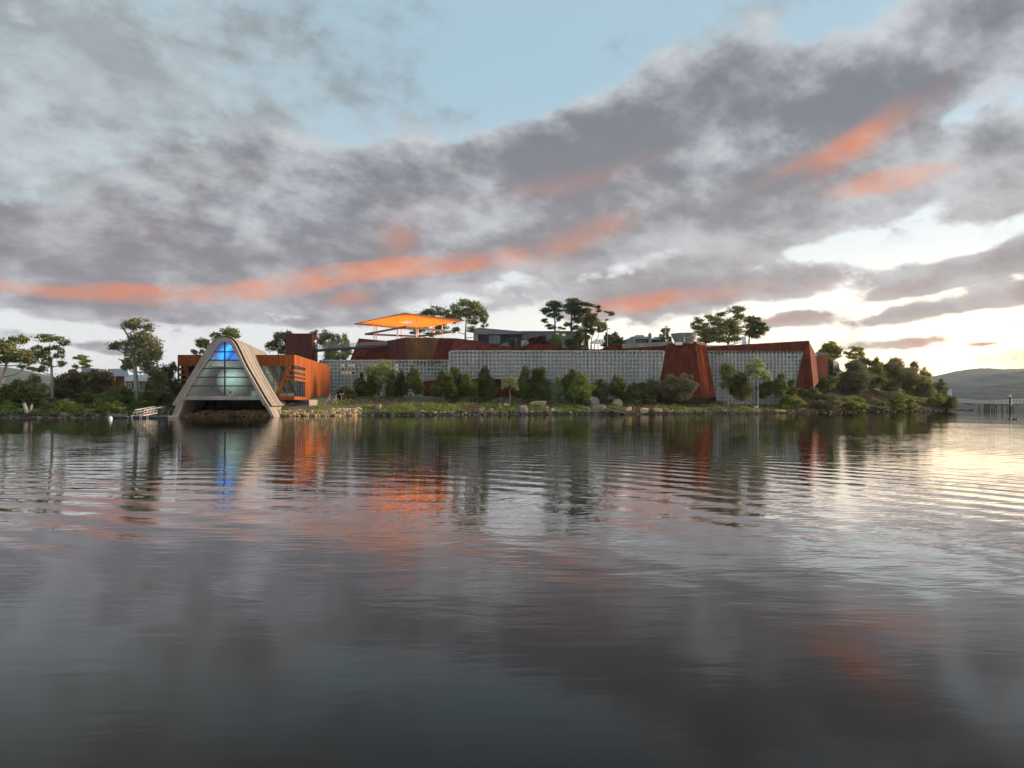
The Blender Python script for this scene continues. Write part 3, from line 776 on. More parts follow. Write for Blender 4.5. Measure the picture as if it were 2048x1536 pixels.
# glazing: panes between one upright and five transoms
rows = [683.8, 703.2, 720, 736.6, 754.2, 771.8, 792]
def inner_px(y, side):
    pts = sorted(((p[1], p[0]) for p in (INN[:7] if side < 0 else INN[6:])))
    return float(np.interp(y, [p[0] for p in pts], [p[1] for p in pts]))
SET = 0.6
def setb(px, py): return face(px, py) + axis * SET
for y0, y1 in zip(rows, rows[1:]):
    for side in (-1, 1):
        e = 0.4 if y0 < 690 else 0
        poly = [(448.3, y0 + e), (448.3, y1), (inner_px(y1, side), y1), (inner_px(y0 + e, side), y0 + e)]
        if y0 < 690:
            ys = [y0 + .3 + (y1 - y0 - .3) * t for t in (0, .15, .35, .6, 1)]
            poly = [(448.3, y1)] + [(inner_px(y, side), y) for y in ys[::-1]] + [(448.3, ys[0])]
        P = [setb(*p) for p in poly]
        obj('glass_pane', P, [tuple(range(len(P)))], M['glass_clear'], pav)
mb = MB(); mb.bar(setb(448.3, 684) - axis * .1, setb(448.3, 792) - axis * .1, .22, .3, up=axis); mb.build('mullion', M['black_steel'], pav)
for y in rows[1:-1]:
    mb = MB(); mb.bar(setb(inner_px(y, -1), y) - axis * .08, setb(inner_px(y, 1), y) - axis * .08, .2, .16, up=axis); mb.build('transom', M['black_steel'], pav)
# inside: blue-lit back glazing high up, dark gallery block below it with a sloping top
bk = 15.0
def ins(px, py, b):   # point on a plane further inside, same ray
    d = Vector(((px - CX) / F, 1, (HY - py) / F)); o = Vector((0, 0, CH))
    t = (FL + axis * b - o).dot(axis) / d.dot(axis); return o + d * t
P = [p + axis * bk for p in inn_c]
zc_ = Z_(727, 126)
k0 = [p for p in P if p.z > zc_]
gl = obj('back_glazing', k0, [tuple(range(len(k0)))], M['blue_light'], pav)
arc = [ins(434, 735, bk - .3), ins(452, 718, bk - .3), ins(463, 703, bk - .3), ins(472, 692, bk - .3), ins(482, 684, bk - .3)]
mb = MB(); mb.tube(smooth_curve(arc), .42, 6); mb.build('back_strut', M['black_steel'], gl)
mb = MB(); mb.bar(ins(420, 706, bk - .2), ins(500, 704, bk - .2), .2); mb.build('back_transom', M['black_steel'], gl)
# gallery ceiling: below it the room, above it the blue-lit loft
def shell_in(z, side, b):
    pts = inn_c[:len(inn_c) // 2 + 1] if side < 0 else inn_c[len(inn_c) // 2:]
    q = min(pts, key=lambda p: abs(p.z - z)); return Vector((q.x, q.y, z)) + axis * b
c0, c1 = shell_in(zc_, -1, 3.2), shell_in(zc_, 1, 6.0); c2, c3 = shell_in(zc_, 1, bk), shell_in(zc_, -1, bk)
mb = MB(); mb.prism([c0, c1, c2, c3], (0, 0, .5)); mb.hexa([c0 + Vector((0, 0, -.75)), c1 + Vector((0, 0, -.75)), c1 + axis * .3 + Vector((0, 0, -.75)), c0 + axis * .3 + Vector((0, 0, -.75)), c0, c1, c1 + axis * .3, c0 + axis * .3]); mb.build('gallery_ceiling', M['dark_concrete'], pav)
mb = MB(); mb.prism([shell_in(zc_, -1, bk - .3), shell_in(zc_, 1, bk - .3), shell_in(floor_z, 1, bk - .3), shell_in(floor_z, -1, bk - .3)], axis * .3); mb.build('gallery_wall', M['navy'], pav)
# furniture inside
ct = ins(0.5 * (384 + 450), 783, 11)
def white_box(name, px0, px1, py0, py1, b, m, label):
    a = ins(px0, py1, b); c = ins(px1, py0, b); a.z = floor_z + .005; h = max(.3, (c.z - a.z))
    mb = MB(); w = (Vector((c.x, c.y, 0)) - Vector((a.x, a.y, 0)))
    mb.prism([a, a + w, a + w + Vector((0, 0, h)), a + Vector((0, 0, h))], axis * .9)
    o = mb.build(name, m); tag(o, label, 'furniture'); return o
white_box('display_plinth', 503, 514, 782, 792, 3, M['sphere'], 'small white box on the floor right of the white sphere under the arch')
# deck chair: sling on a tilted frame
ch = empty('deck_chair', ins(457, 791, 2.6)); tag(ch, 'tilted pale framed chair on the floor in front of the white sphere', 'chair')
for dx_ in (0, .75):
    mb = MB(); o0 = ins(451, 791.5, 2.6); o0.z = floor_z + .02; o0 += fdir * dx_
    mb.bar(o0, o0 + fdir * .55 + Vector((0, 0, .85)), .09); mb.bar(o0 + fdir * .75, o0 + fdir * .40 + Vector((0, 0, .6)), .08); mb.build('frame', M['white'], ch)
o0 = ins(451, 791.5, 2.6); o0.z = floor_z + .05
mb = MB(); q = [o0 + fdir * .05, o0 + fdir * .75, o0 + fdir * 1.28 + Vector((0, 0, .78)), o0 + fdir * .58 + Vector((0, 0, .78))]
mb.prism([p + axis * .06 for p in q], axis * .03); mb.build('sling', M['black_steel'], ch)
# low dark seats at left inside
for k in range(3):
    a = ins(398 + k * 12, 791, 6 + k); a.z = floor_z + .02
    mb = MB(); mb.prism([a, a + fdir * .9, a + fdir * .9 + Vector((0, 0, .42)), a + Vector((0, 0, .42))], axis * .8)
    s_ = mb.build('lounge_seat', M['navy']); tag(s_, ['dark low seat nearest the left leg of the arch, indoors', 'dark low seat in the middle of the row under the arch', 'dark low seat next to the white sphere under the arch'][k], 'seat', 'seats inside the arch')
    mb = MB(); mb.prism([a + axis * .65 + Vector((0, 0, .42)), a + fdir * .9 + axis * .65 + Vector((0, 0, .42)), a + fdir * .9 + axis * .65 + Vector((0, 0, .8)), a + axis * .65 + Vector((0, 0, .8))], axis * .15); mb.build('backrest', M['navy'], s_)
# white sphere
c = ins(466.6, 760.6, 9.5); R = 31.5 / F * c.y; c.z = floor_z + R * .985
bm = bmesh.new(); bmesh.ops.create_uvsphere(bm, u_segments=48, v_segments=28, radius=R); me = bpy.data.meshes.new('sphere'); bm.to_mesh(me); bm.free()
me.materials.append(M['sphere']); me.polygons.foreach_set('use_smooth', [True] * len(me.polygons))
so = bpy.data.objects.new('white_sphere', me); so.location = c; col.objects.link(so); tag(so, 'huge matte white sphere standing behind the glass of the arch', 'sphere')
mb = MB(); mb.box((c.x - .55, c.y - R * 1.02, floor_z + .02), (c.x + .25, c.y - R * .86, floor_z + 1.9)); mb.build('sphere_door', M['black_steel'], so)
# interior lamps (the lit interior seen in the photograph)
def lamp(name, loc, e, colr, size=.5, kind='POINT', rot=None):
    l = bpy.data.lights.new(name, kind); l.energy = e; l.color = colr
    if kind == 'POINT': l.shadow_soft_size = size
    else: l.size = size
    o = bpy.data.objects.new(name, l); o.location = loc
    if rot: o.rotation_euler = rot
    col.objects.link(o); return o
c_ = (c0 + c1 + c2 + c3) / 4
lamp('blue_loft_lamp', c_ + Vector((0, 0, .6)), 600, (0.0, 0.22, 1.0), 6.0, 'AREA', (math.pi, 0, 0))
bl_ = lamp('blue_loft_lamp', shell_in(zc_ + 1.7, 1, 8) - fdir * .5, 900, (0.0, 0.22, 1.0), 2.0, 'AREA'); bl_.rotation_euler = fdir.to_track_quat('Z', 'Y').to_euler()
lz = (shell_in(zc_ - .9, -1, 1.6) + shell_in(zc_ - .9, 1, 1.6)) / 2
lamp('gallery_lamp', lz, 190, (0.82, 1.0, 0.90), 3.0, 'AREA', (math.radians(62), 0, math.atan2(axis.y, axis.x) - math.pi / 2))

# steel wing: footprint A-B-C-D
zt_, zb_ = Z_(709.6, 135), Z_(799.6, 135)
wA, wB, wC, wD = Vector((-66.4, 135, 0)), Vector((-43.2, 135, 0)), Vector((-47.2, 175.5, 0)), Vector((-72, 174, 0))
def up(v, z): return Vector((v.x, v.y, z))
fas = Z_(731, 135); sill = Z_(793, 135)
mb = MB(); mb.prism([up(p, zt_ - .35) for p in (wA + Vector((.4, .4, 0)), wB + Vector((-.4, .4, 0)), wC, wD)], (0, 0, .3)); mb.build('wing_roof', M['dark_concrete'], pav)
mb = MB(); mb.prism([up(p, zb_) for p in (wA + Vector((.3, .3, 0)), wB + Vector((-.3, .3, 0)), wC + Vector((-.2, -.2, 0)), wD)], (0, 0, .5)); mb.build('wing_floor', M['concrete'], pav)
mb = MB(); mb.prism([up(wD, zb_), up(wA + Vector((.2, 1, 0)), zb_), up(wA + Vector((.2, 1, 0)), zt_ - .4), up(wD, zt_ - .4)], (.4, .1, 0)); mb.prism([up(wD, zb_), up(wC, zb_), up(wC, zt_ - .3), up(wD, zt_ - .3)], (0, -.4, 0)); mb.build('rear_wall', M['corten_dark'], pav)
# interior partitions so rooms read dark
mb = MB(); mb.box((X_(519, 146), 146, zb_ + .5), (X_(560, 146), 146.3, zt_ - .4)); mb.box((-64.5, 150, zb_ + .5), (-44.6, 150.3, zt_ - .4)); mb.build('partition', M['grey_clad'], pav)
# front fascia and sill: one panel at a time
def steel_panel(p, off, m='corten_orange'):
    mb = MB(); mb.prism(p, off); return mb.build('steel_panel', M[m], pav)
def front(px, py, dy=0): return at(px, py, 135 + dy)
rr = random.Random(5)
edges = [(355, 364.5), (364.5, 374), (374, 383.5), (383.5, 393), (393, 402.5)] + [(502 + 10.9 * k, 512.9 + 10.9 * k) for k in range(8)]
for a, b in edges:
    b = min(b, 589)
    d_ = rr.uniform(-.09, 0)
    steel_panel([front(a + .25, 709.6, d_), front(b - .25, 709.6, d_), front(b - .25, 731.5, d_), front(a + .25, 731.5, d_)], (0, .3, 0))
for k in range(7):
    a, b = 540 + k * 7, 547 + k * 7; d_ = rr.uniform(-.06, 0)
    steel_panel([front(a + .2, 792.5, d_), front(b - .2, 792.5, d_), front(b - .2, 799.8, d_), front(a + .2, 799.8, d_)], (0, .3, 0))
# slanting column and louvres at the corner
steel_panel([front(575, 731, -.1), front(581.5, 731, -.1), front(557, 793, -.1), front(550, 793, -.1)], (0, .5, 0))
def side_pt(px, py_front):   # point on the side wall under pixel column px, at the height py_front has on the front plane
    k = (px - CX) / F; Yd = (wB.x + 135 * (4.0 / 40.5)) / (k + 4.0 / 40.5)
    return Vector((k * Yd, Yd, Z_(py_front, 135)))
for (y0, y1) in ((737.5, 743.5), (748, 752.5), (756, 760.5)):
    xl_ = 581.5 - (y0 - 731) * 24.5 / 62
    steel_panel([front(xl_, y0, -.06), front(589, y0, -.06), front(589, y1, -.06), front(xl_ - 2, y1, -.06)], (0, .25, 0))
    a, b = side_pt(589.2, y0), side_pt(613, y0); c_, d_ = side_pt(613, y1), side_pt(589.2, y1)
    steel_panel([a, b, c_, d_], (-.25, 0, 0))
# side wall: folded upright panels; short ones over and under the corner window
nS = 19
for k in range(nS):
    Y0, Y1 = 135 + 40.5 * k / nS, 135 + 40.5 * (k + 1) / nS
    def q(Yv, z): return Vector((wB.x - (Yv - 135) * 4.0 / 40.5, Yv, z))
    spans = [(zb_, zt_)] if Y0 > 145.6 else [(zb_, Z_(793, 135)), (Z_(731, 135), zt_)]
    for z0, z1 in spans:
        o_ = Vector((.10, 0, 0)); ym = Y0 + (Y1 - Y0) * .86
        mb = MB(); mb.prism([q(Y0, z0), q(ym, z0) + o_ * 3.2, q(ym, z1) + o_ * 3.2, q(Y0, z1)], (-.3, 0, 0)); mb.prism([q(ym + .02, z0) + o_ * 3.2, q(Y1 - .08, z0), q(Y1 - .08, z1), q(ym + .02, z1) + o_ * 3.2], (-.3, 0, 0)); mb.build('steel_panel', M['corten_orange'], pav)
steel_panel([side_pt(612, 731), side_pt(614.5, 731), side_pt(614.5, 793), side_pt(612, 793)], (-.4, 0, 0))
# glazing of the wing
def gl_pane(P): return obj('glass_pane', P, [tuple(range(len(P)))], M['glass'], pav)
for a, b in ((513, 530), (530, 547), (547, 563), (563, 576)):
    gl_pane([front(a, 731, .25), front(b, 731, .25), front(b, 793, .25), front(a, 793, .25)])
gl_pane([front(556, 760, .15), front(589, 760, .15), front(589, 793, .15), front(550, 793, .15)])
gl_pane([side_pt(589.3, 731) - Vector((.12, 0, 0)), side_pt(600, 731) - Vector((.12, 0, 0)), side_pt(600, 793) - Vector((.12, 0, 0)), side_pt(589.3, 793) - Vector((.12, 0, 0))])
gl_pane([side_pt(600.4, 731) - Vector((.12, 0, 0)), side_pt(612, 731) - Vector((.12, 0, 0)), side_pt(612, 793) - Vector((.12, 0, 0)), side_pt(600.4, 793) - Vector((.12, 0, 0))])
for px in (596, 601, 607):
    mb = MB(); mb.bar(side_pt(px, 760) - Vector((.05, 0, 0)), side_pt(px, 793) - Vector((.05, 0, 0)), .10); mb.build('mullion', M['black_steel'], pav)
for y in (749, 770):
    mb = MB(); mb.bar(front(513, y, .2), front(570, y, .2), .09); mb.build('transom', M['black_steel'], pav)
for px in (530, 547, 563):
    mb = MB(); mb.bar(front(px, 731, .2), front(px, 792, .2), .08); mb.build('mullion', M['black_steel'], pav)
# left bay of the wing
for (y0, y1) in ((736, 741), (747, 752), (757, 762)):
    steel_panel([front(355, y0, -.05), front(371, y0, -.05), front(373, y1, -.05), front(355, y1, -.05)], (0, .25, 0))
steel_panel([front(367, 731, -.1), front(372.5, 731, -.1), front(379, 756, -.1), front(373, 762, -.1)], (0, .4, 0))
gl_pane([front(355.5, 731, .3), front(372, 731, .3), front(372, 793, .3), front(355.5, 793, .3)])
gl_pane([front(372.4, 731, .3), front(395, 731, .3), front(380, 793, .3), front(372.4, 793, .3)])
steel_panel([front(355, 731.5, -.02), front(356.6, 731.5, -.02), front(356.6, 797, -.02), front(355, 797, -.02)], (0, .4, 0), 'corten_dark')
lamp('wing_interior_lamp', (-48.5, 141, zt_ - .6), 130, (0.85, 1.0, 0.92), 3.0, 'AREA', (0, 0, 0))
# white lounges behind the wing glass
for k, (px, lab) in enumerate(((565, 'white sofa behind the wing window next to the slanting column'), (581, 'white sofa behind the wing window next to the corner'))):
    a = at(px - 5, 791, 137.5); a.z = zb_ + .51
    mb = MB(); mb.box((a.x, 137.3, a.z), (a.x + 1.3, 138.2, a.z + .42)); mb.box((a.x, 138.0, a.z + .42), (a.x + 1.3, 138.25, a.z + .85)); mb.box((a.x, 137.3, a.z + .42), (a.x + .18, 138.0, a.z + .65)); mb.box((a.x + 1.12, 137.3, a.z + .42), (a.x + 1.3, 138.0, a.z + .65))
    tag(mb.build('sofa', M['white']), lab, 'sofa', 'sofas inside the wing')
# concrete column and service stair below the wing
mb = MB(); mb.hexa([(X_(618, 137), 137, 0.4), (X_(634, 141), 141, .4), (X_(634, 145), 145, .4), (X_(618, 145), 145, .4), (X_(618, 137), 137, zb_), (X_(635, 141), 141, zb_), (X_(635, 145), 145, zb_), (X_(618, 145), 145, zb_)]); mb.build('column', M['concrete'], pav)
mb = MB(); mb.box((X_(556, 142), 142, .3), (X_(622, 142), 150, zb_)); mb.build('plinth', M['dark_concrete'], pav)
st = empty('steel_stair', at(652, 818, 146)); tag(st, 'narrow steel stair running down beside the end of the orange wing', 'stair')
for dx_ in (0, 1.4):
    mb = MB(); mb.bar(at(648, 819, 144) + Vector((dx_, 0, 0)), at(661, 796, 150) + Vector((dx_, 0, 0)), .12, .3); mb.build('stringer', M['steel'], st)
    mb = MB(); mb.bar(at(648, 812, 144) + Vector((dx_, 0, 0)), at(661, 788, 150) + Vector((dx_, 0, 0)), .07); mb.bar(at(648, 819, 144) + Vector((dx_, 0, 0)), at(648, 812, 144) + Vector((dx_, 0, 0)), .06); mb.bar(at(661, 796, 150) + Vector((dx_, 0, 0)), at(661, 788, 150) + Vector((dx_, 0, 0)), .06); mb.build('handrail', M['steel'], st)
for k in range(10):
    p = at(648, 819, 144).lerp(at(661, 796, 150), (k + .5) / 10)
    mb = MB(); mb.box((p.x, p.y - .15, p.z - .03), (p.x + 1.4, p.y + .15, p.z + .03)); mb.build('tread', M['steel'], st)

# ------------------------------------------------------------------ stair tower, footbridge, orange canopy
tw = empty('lift_tower', at(598, 722, 186)); tag(tw, 'square dark brown steel tower rising behind the orange wing', 'tower')
t0, t1, t2, t3 = Vector((X_(570, 182), 182, 0)), Vector((X_(624, 182), 182, 0)), Vector((X_(635, 190), 190, 0)), Vector((X_(570, 182), 190, 0))
zt, zb = Z_(666.8, 182), 4.0
for a, b, n in ((t0, t1, 12), (t1, t2, 6), (t2, t3, 10), (t3, t0, 6)):
    mb = MB(); boards(mb, up(a, zb), up(b, zb), up(b, zt), up(a, zt), n, seed=int(a.x * 10), wob=.03, depth=.2); mb.build('steel_wall', M['corten_dark'], tw)
mb = MB()
for k in range(16):
    z = zt - .1 - k * .9
    mb.bar(up(t0, z) + Vector((-.05, -.06, 0)), up(t1, z) + Vector((.02, -.06, 0)), .05, .07)
    mb.bar(up(t1, z) + Vector((.08, -.05, 0)), up(t2, z) + Vector((.08, 0, 0)), .05, .07)
mb.build('cladding_joints', M['corten_dark'], tw)
mb = MB(); mb.prism([up(p, zt - .3) for p in (t0, t1, t2, t3)], (0, 0, .25)); mb.build('roof', M['corten_dark'], tw)
p = t1.lerp(t2, .35); mb = MB(); mb.prism([Vector((p.x + .12, p.y - .6, zt - 2)), Vector((p.x + .2, p.y + 1.8, zt - 3.6)), Vector((p.x + .2, p.y + 1.8, zt - 1.2))], (-.06, .02, 0)); mb.build('window', M['glass'], tw)

br_ = empty('footbridge', at(702, 698, 183)); tag(br_, 'slim dark footbridge with glass sides between the brown tower and the museum roof', 'footbridge')
b0, b1 = at(630, 701.5, 184), at(776, 692, 181.5)
mb = MB(); mb.bar(b0, b1, 2.2, .55); mb.build('deck', M['black_steel'], br_)
mb = MB(); mb.bar(b0 + Vector((0, -.9, -1.6)), b1 + Vector((0, -.9, -1.9)), .06); mb.build('cable', M['black_steel'], br_)
for k in range(25):
    p = b0.lerp(b1, k / 24)
    for dy_ in (-1.05, 1.05):
        mb = MB(); mb.bar(p + Vector((0, dy_, -.2)), p + Vector((0, dy_, 1.55)), .09); mb.build('post', M['black_steel'], br_)
    if k < 24:
        q_ = b0.lerp(b1, (k + 1) / 24)
        obj('glass_panel', [p + Vector((.08, -1.05, .3)), q_ + Vector((-.08, -1.05, .3)), q_ + Vector((-.08, -1.05, 1.3)), p + Vector((.08, -1.05, 1.3))], [(0, 1, 2, 3)], M['glass'], br_)

cn = empty('canopy_pavilion', at(815, 676, 198)); tag(cn, 'orange-lit square canopy with a square hole, on slim posts above the museum', 'canopy')
ZC = 26.3
def cz(px, py, z): Yd = (z - CH) * F / (HY - py); return Vector(((px - CX) / F * Yd, Yd, z))
sail = [cz(708, 647.7, ZC), cz(810.7, 626, ZC), cz(927.6, 641, ZC), cz(823, 658.8, ZC)]
hole = [cz(800.5, 645, ZC), cz(814.8, 641.4, ZC), cz(831, 644.6, ZC), cz(820.5, 647.6, ZC)]
n = 10; V, Fc = [], []
for layer, (dz_in, th) in enumerate(((0, 0), (0, .22))):
    for ring in range(6):
        t = ring / 5
        for e in range(4):
            for s in range(n):
                po = sail[e].lerp(sail[(e + 1) % 4], s / n); pi = hole[e].lerp(hole[(e + 1) % 4], s / n)
                q_ = po.lerp(pi, t)
                q_.z += th * min(1, t * 4) - (1 - t) * .12 * math.sin(math.pi * s / n)
                V.append(q_)
N4 = 4 * n
for ring in range(5):
    for k in range(N4):
        a, b = ring * N4 + k, ring * N4 + (k + 1) % N4; c_, d_ = a + N4, b + N4
        Fc.append((a, b, d_, c_)); o_ = 6 * N4; Fc.append((a + o_, c_ + o_, d_ + o_, b + o_))
for k in range(N4):
    a, b = k, (k + 1) % N4; o_ = 6 * N4; Fc.append((a, a + o_, b + o_, b)); Fc.append((5 * N4 + a, 5 * N4 + b, 5 * N4 + b + o_, 5 * N4 + a + o_))
obj('canopy', V, Fc, M['sail'], cn, True)
for e in range(4):
    mb = MB(); mb.bar(sail[e] + Vector((0, 0, -.03)), sail[(e + 1) % 4] + Vector((0, 0, -.03)), .16, .2); mb.build('edge_beam', M['corten_brown'], cn)
    for t in (.0, .33, .66):
        a_, b_ = sail[e].lerp(sail[(e + 1) % 4], t), hole[e].lerp(hole[(e + 1) % 4], t); mb = MB(); mb.bar(a_ + Vector((0, 0, -.08)), b_ + Vector((0, 0, -.06)), .10, .12); mb.build('purlin', M['white'], cn)
ZR = 23.4
ring = [cz(730.7, 668.3, ZR), cz(810.7, 653.8, ZR), cz(904, 663.7, ZR), cz(836, 672.7, ZR)]
for e in range(4):
    mb = MB(); mb.bar(ring[e], ring[(e + 1) % 4], .55, .5); mb.build('ring_beam', M['timber'], cn)
cen = sum(sail, Vector()) / 4
for px, py in ((748, 646), (752.5, 649), (795, 637.5), (802.5, 652), (833, 637), (836, 652), (884.5, 642), (868, 650)):
    q_ = cz(px, py, ZC + .1); mb = MB(); mb.tube([Vector((q_.x, q_.y, 15.0)), q_], .17, 8); mb.build('post', M['white'], cn, True)
lamp('canopy_uplight', Vector((cen.x, cen.y, 23.75)), 2900, (1.0, 0.235, 0.016), 24.0, 'AREA', (math.pi, 0, math.radians(52)))
mb = MB(); mb.box((-36, 192, 13), (-16, 214, 17.5)); mb.build('terrace', M['dark_concrete'], cn)

# ------------------------------------------------------------------ vegetation
def leaf_mesh(name, C, size, mat, up=0.3, aspect=1.9, rg=rng):
    """C: (n,3) leaf centres -> one mesh of n small diamond leaves turned every way"""
    n = len(C)
    nrm = rg.normal(size=(n, 3)); nrm[:, 2] = np.abs(nrm[:, 2]) * (1 - up) + up
    nrm /= np.linalg.norm(nrm, axis=1)[:, None]
    t = rg.normal(size=(n, 3)); t -= (t * nrm).sum(1)[:, None] * nrm; t /= np.linalg.norm(t, axis=1)[:, None]
    b = np.cross(nrm, t)
    s = (size * rg.uniform(.55, 1.35, n))[:, None]
    L = t * s * .5 * aspect ** .5; W = b * s * .5 / aspect ** .5
    V = np.stack([C - L, C + W * 1.2 - L * .1, C + L, C - W * 1.2 + L * .1], 1).reshape(-1, 3)
    me = bpy.data.meshes.new(name)
    me.vertices.add(len(V)); me.vertices.foreach_set('co', V.ravel())
    idx = np.arange(4 * n, dtype=np.int32)
    me.loops.add(4 * n); me.loops.foreach_set('vertex_index', idx)
    me.polygons.add(n); me.polygons.foreach_set('loop_start', idx[::4].copy())
    me.update(calc_edges=True)
    me.materials.append(mat)
    return me
def clump_points(c, r, n, rg, sub=None, hollow=0.35):
    """leaf centres inside an ellipsoid, gathered round sub-centres so that light and dark clumps and gaps show"""
    c = np.array(c); r = np.array(r)
    k = sub or max(4, int(n / 45))
    d = rg.normal(size=(k, 3)); d /= np.linalg.norm(d, axis=1)[:, None]
    sc_ = c + d * r * (rg.uniform(hollow, 1, k) ** .5)[:, None] * .88
    w = rg.integers(0, k, n)
    return sc_[w] + rg.normal(size=(n, 3)) * r * np.array([.23, .23, .20]) * (max(1, 9 / k) ** .33)

def plant(name, label, cat, base_px, Y, clumps, leaf, dens=1.0, lsize=.34, trunk=None, tr=.18, bark='bark_dark', group=None, deep=.9, limbs=True, sub=None, flatz=1.0, twigs=True):
    """base_px: foot of the trunk; clumps: (px, py, rx, ry) of the leaf masses as they stand in the photo, at distance Y"""
    lsize = lsize * .82
    rg = np.random.default_rng(abs(hash((round(base_px[0]), round(base_px[1]), round(Y)))) % 99991)
    b = at(base_px[0], base_px[1], Y)
    g = gz(b.x, b.y)
    b.z = min(b.z, g) if b.z < g + 3 else b.z
    b.z -= .15
    o = empty(name, b); tag(o, label, cat, group)
    pts, ctr = [], []
    for (x, y, rx, ry) in clumps:
        if trunk: rx, ry = rx * 1.05, ry * 1.12
        c = at(x, y, Y + rg.uniform(-1, 1) * pxm(rx, Y) * .7)
        r = (pxm(rx, Y), pxm((rx + ry) / 2, Y) * deep, pxm(ry, Y) * flatz)
        n = int(max(60, (4.0 if trunk else 5.2) * dens * (r[0] * r[2] * 3.1) / (lsize * lsize * .35)))
        pts.append(clump_points(c, r, n, rg, sub)); ctr.append((c, r))
    C = np.vstack(pts)
    me = leaf_mesh('crown', C, lsize, M[leaf], rg=rg)
    cr = bpy.data.objects.new('crown', me); link(cr, o)
    # trunk and limbs
    path = [b] + [at(x, y, Y) for x, y in (trunk or [])]
    top = max(ctr, key=lambda k: k[0].z)[0]
    if not trunk:
        path.append(b.lerp(top, .45) + Vector((rg.uniform(-.2, .2), 0, 0))); path.append(b.lerp(top, .85))
    path = smooth_curve(path, 4)
    rad = [tr * (1.15 - .85 * i / (len(path) - 1)) for i in range(len(path))]; rad[0] *= 1.35
    mb = MB(); mb.tube(path, rad, 7)
    tk = mb.build('trunk', M[bark], o, True)
    if limbs:
        mb = MB()
        for c, r in ctr:
            cand = [i for i, p in enumerate(path) if p.z < c.z - .15] or [0]
            i0 = min(cand, key=lambda i: (path[i] - c).length * (1.0 if path[i].z < c.z - (path[i] - c).length * .25 else 1.6))
            p0 = path[i0]; r0 = min(rad[i0] * .62, .16)
            m_ = p0.lerp(c, .55) + Vector((0, rg.uniform(-.3, .3), -.12 * (c - p0).length))
            cv = smooth_curve([p0, m_, c], 4)
            mb.tube(cv, [r0 * (1 - .7 * k / (len(cv) - 1)) for k in range(len(cv))], 5)
            if twigs:
                for _ in range(5):
                    d = Vector(rg.normal(size=3)); d.z = abs(d.z) * .8; d.normalize()
                    e = c + Vector((d.x * r[0], d.y * r[1], d.z * r[2])) * .8
                    mb.tube([cv[-3], cv[-3].lerp(e, .5) + Vector((0, 0, .1)), e], [r0 * .4, r0 * .25, .015], 4)
        mb.build('branch', M[bark], o, True)
    return o
def bush(name, label, cat, px, py_base, w, h, Y, leaf, dens=.85, lsize=.30, cone=0.0, n=7, tr=.08, bark='bark_dark', group=None, stem=None, sub=None):
    """rounded or conical plant: w, h = half width and full height of the leaf mass in photo px"""
    rg = np.random.default_rng(int(px * 7 + py_base * 13 + w))
    cl = []; st_ = stem or 0
    for i in range(n):
        t = (i + .5) / n
        ww = w * 1.3 * ((1 - t) ** .6 * 1.0 + .15 if cone else (1 - abs(2 * t - .85) ** 2 * .45))
        off = rg.uniform(-.8, .8) * w * (1 - .7 * t * (1 if cone else .45))
        cl.append((px + off, py_base - st_ - h * (.10 + .80 * t), max(ww * rg.uniform(.45, .9), 2.5), max(h * .19 * rg.uniform(.7, 1.45), 2.5)))
    return plant(name, label, cat, (px, py_base), Y, cl, leaf, dens, lsize, None, tr, bark, group, limbs=True, twigs=False, sub=sub)

# --- left bank
plant('gum_tree', 'tall spreading gum tree cut by the left edge of the picture', 'tree', (2, 800), 126, [(18, 684, 19, 9), (44, 677, 12, 10), (-22, 690, 20, 12), (11, 698, 18, 11), (39, 707, 28, 10), (60, 719, 19, 10), (16, 715, 21, 11), (50, 735, 11, 5), (-20, 722, 22, 14)], 'leaf_gum', 1.0, .36, [(2, 770), (11, 738), (14, 716), (24, 690)], .32, 'bark_pale')
plant('gum_tree', 'flat-topped gum tree with white trunk, second from the left edge', 'tree', (104, 803), 122, [(98, 677, 30, 7), (127, 685, 11, 5), (105, 695, 17, 5), (120, 709, 9, 10), (84, 705, 12, 11), (91, 723, 11, 10), (124, 728, 9, 6), (78, 738, 15, 7), (71, 694, 10, 5)], 'leaf_gum', .95, .34, [(103.5, 770), (103, 733), (99, 712), (100, 690)], .26, 'bark_pale')
plant('gum_tree', 'tallest gum tree on the left bank, with bare side branch and pale trunk', 'tree', (273, 806), 124, [(278, 650, 25, 12), (298, 658, 9, 8), (281, 676, 21, 13), (298, 690, 25, 17), (246, 690, 25, 9), (226, 694, 9, 7), (271, 705, 24, 13), (255, 735, 13, 10), (291, 714, 26, 16), (264, 721, 17, 11), (312, 704, 10, 16), (300, 733, 20, 14)], 'leaf_gum_grey', .85, .36, [(272, 775), (271, 752), (268, 722), (264, 700), (258, 676), (250, 662), (243, 652)], .40, 'bark_pale')
plant('gum_tree', 'small distant gum tree crown above the low house on the left', 'tree', (166, 776), 205, [(163, 716, 14, 5), (169, 725, 9, 5), (177, 721, 6, 3), (172, 732, 9, 4), (152, 733, 8, 4)], 'leaf_gum', 1.0, .45, [(167, 750), (167, 735), (166, 722)], .22, 'bark_pale')
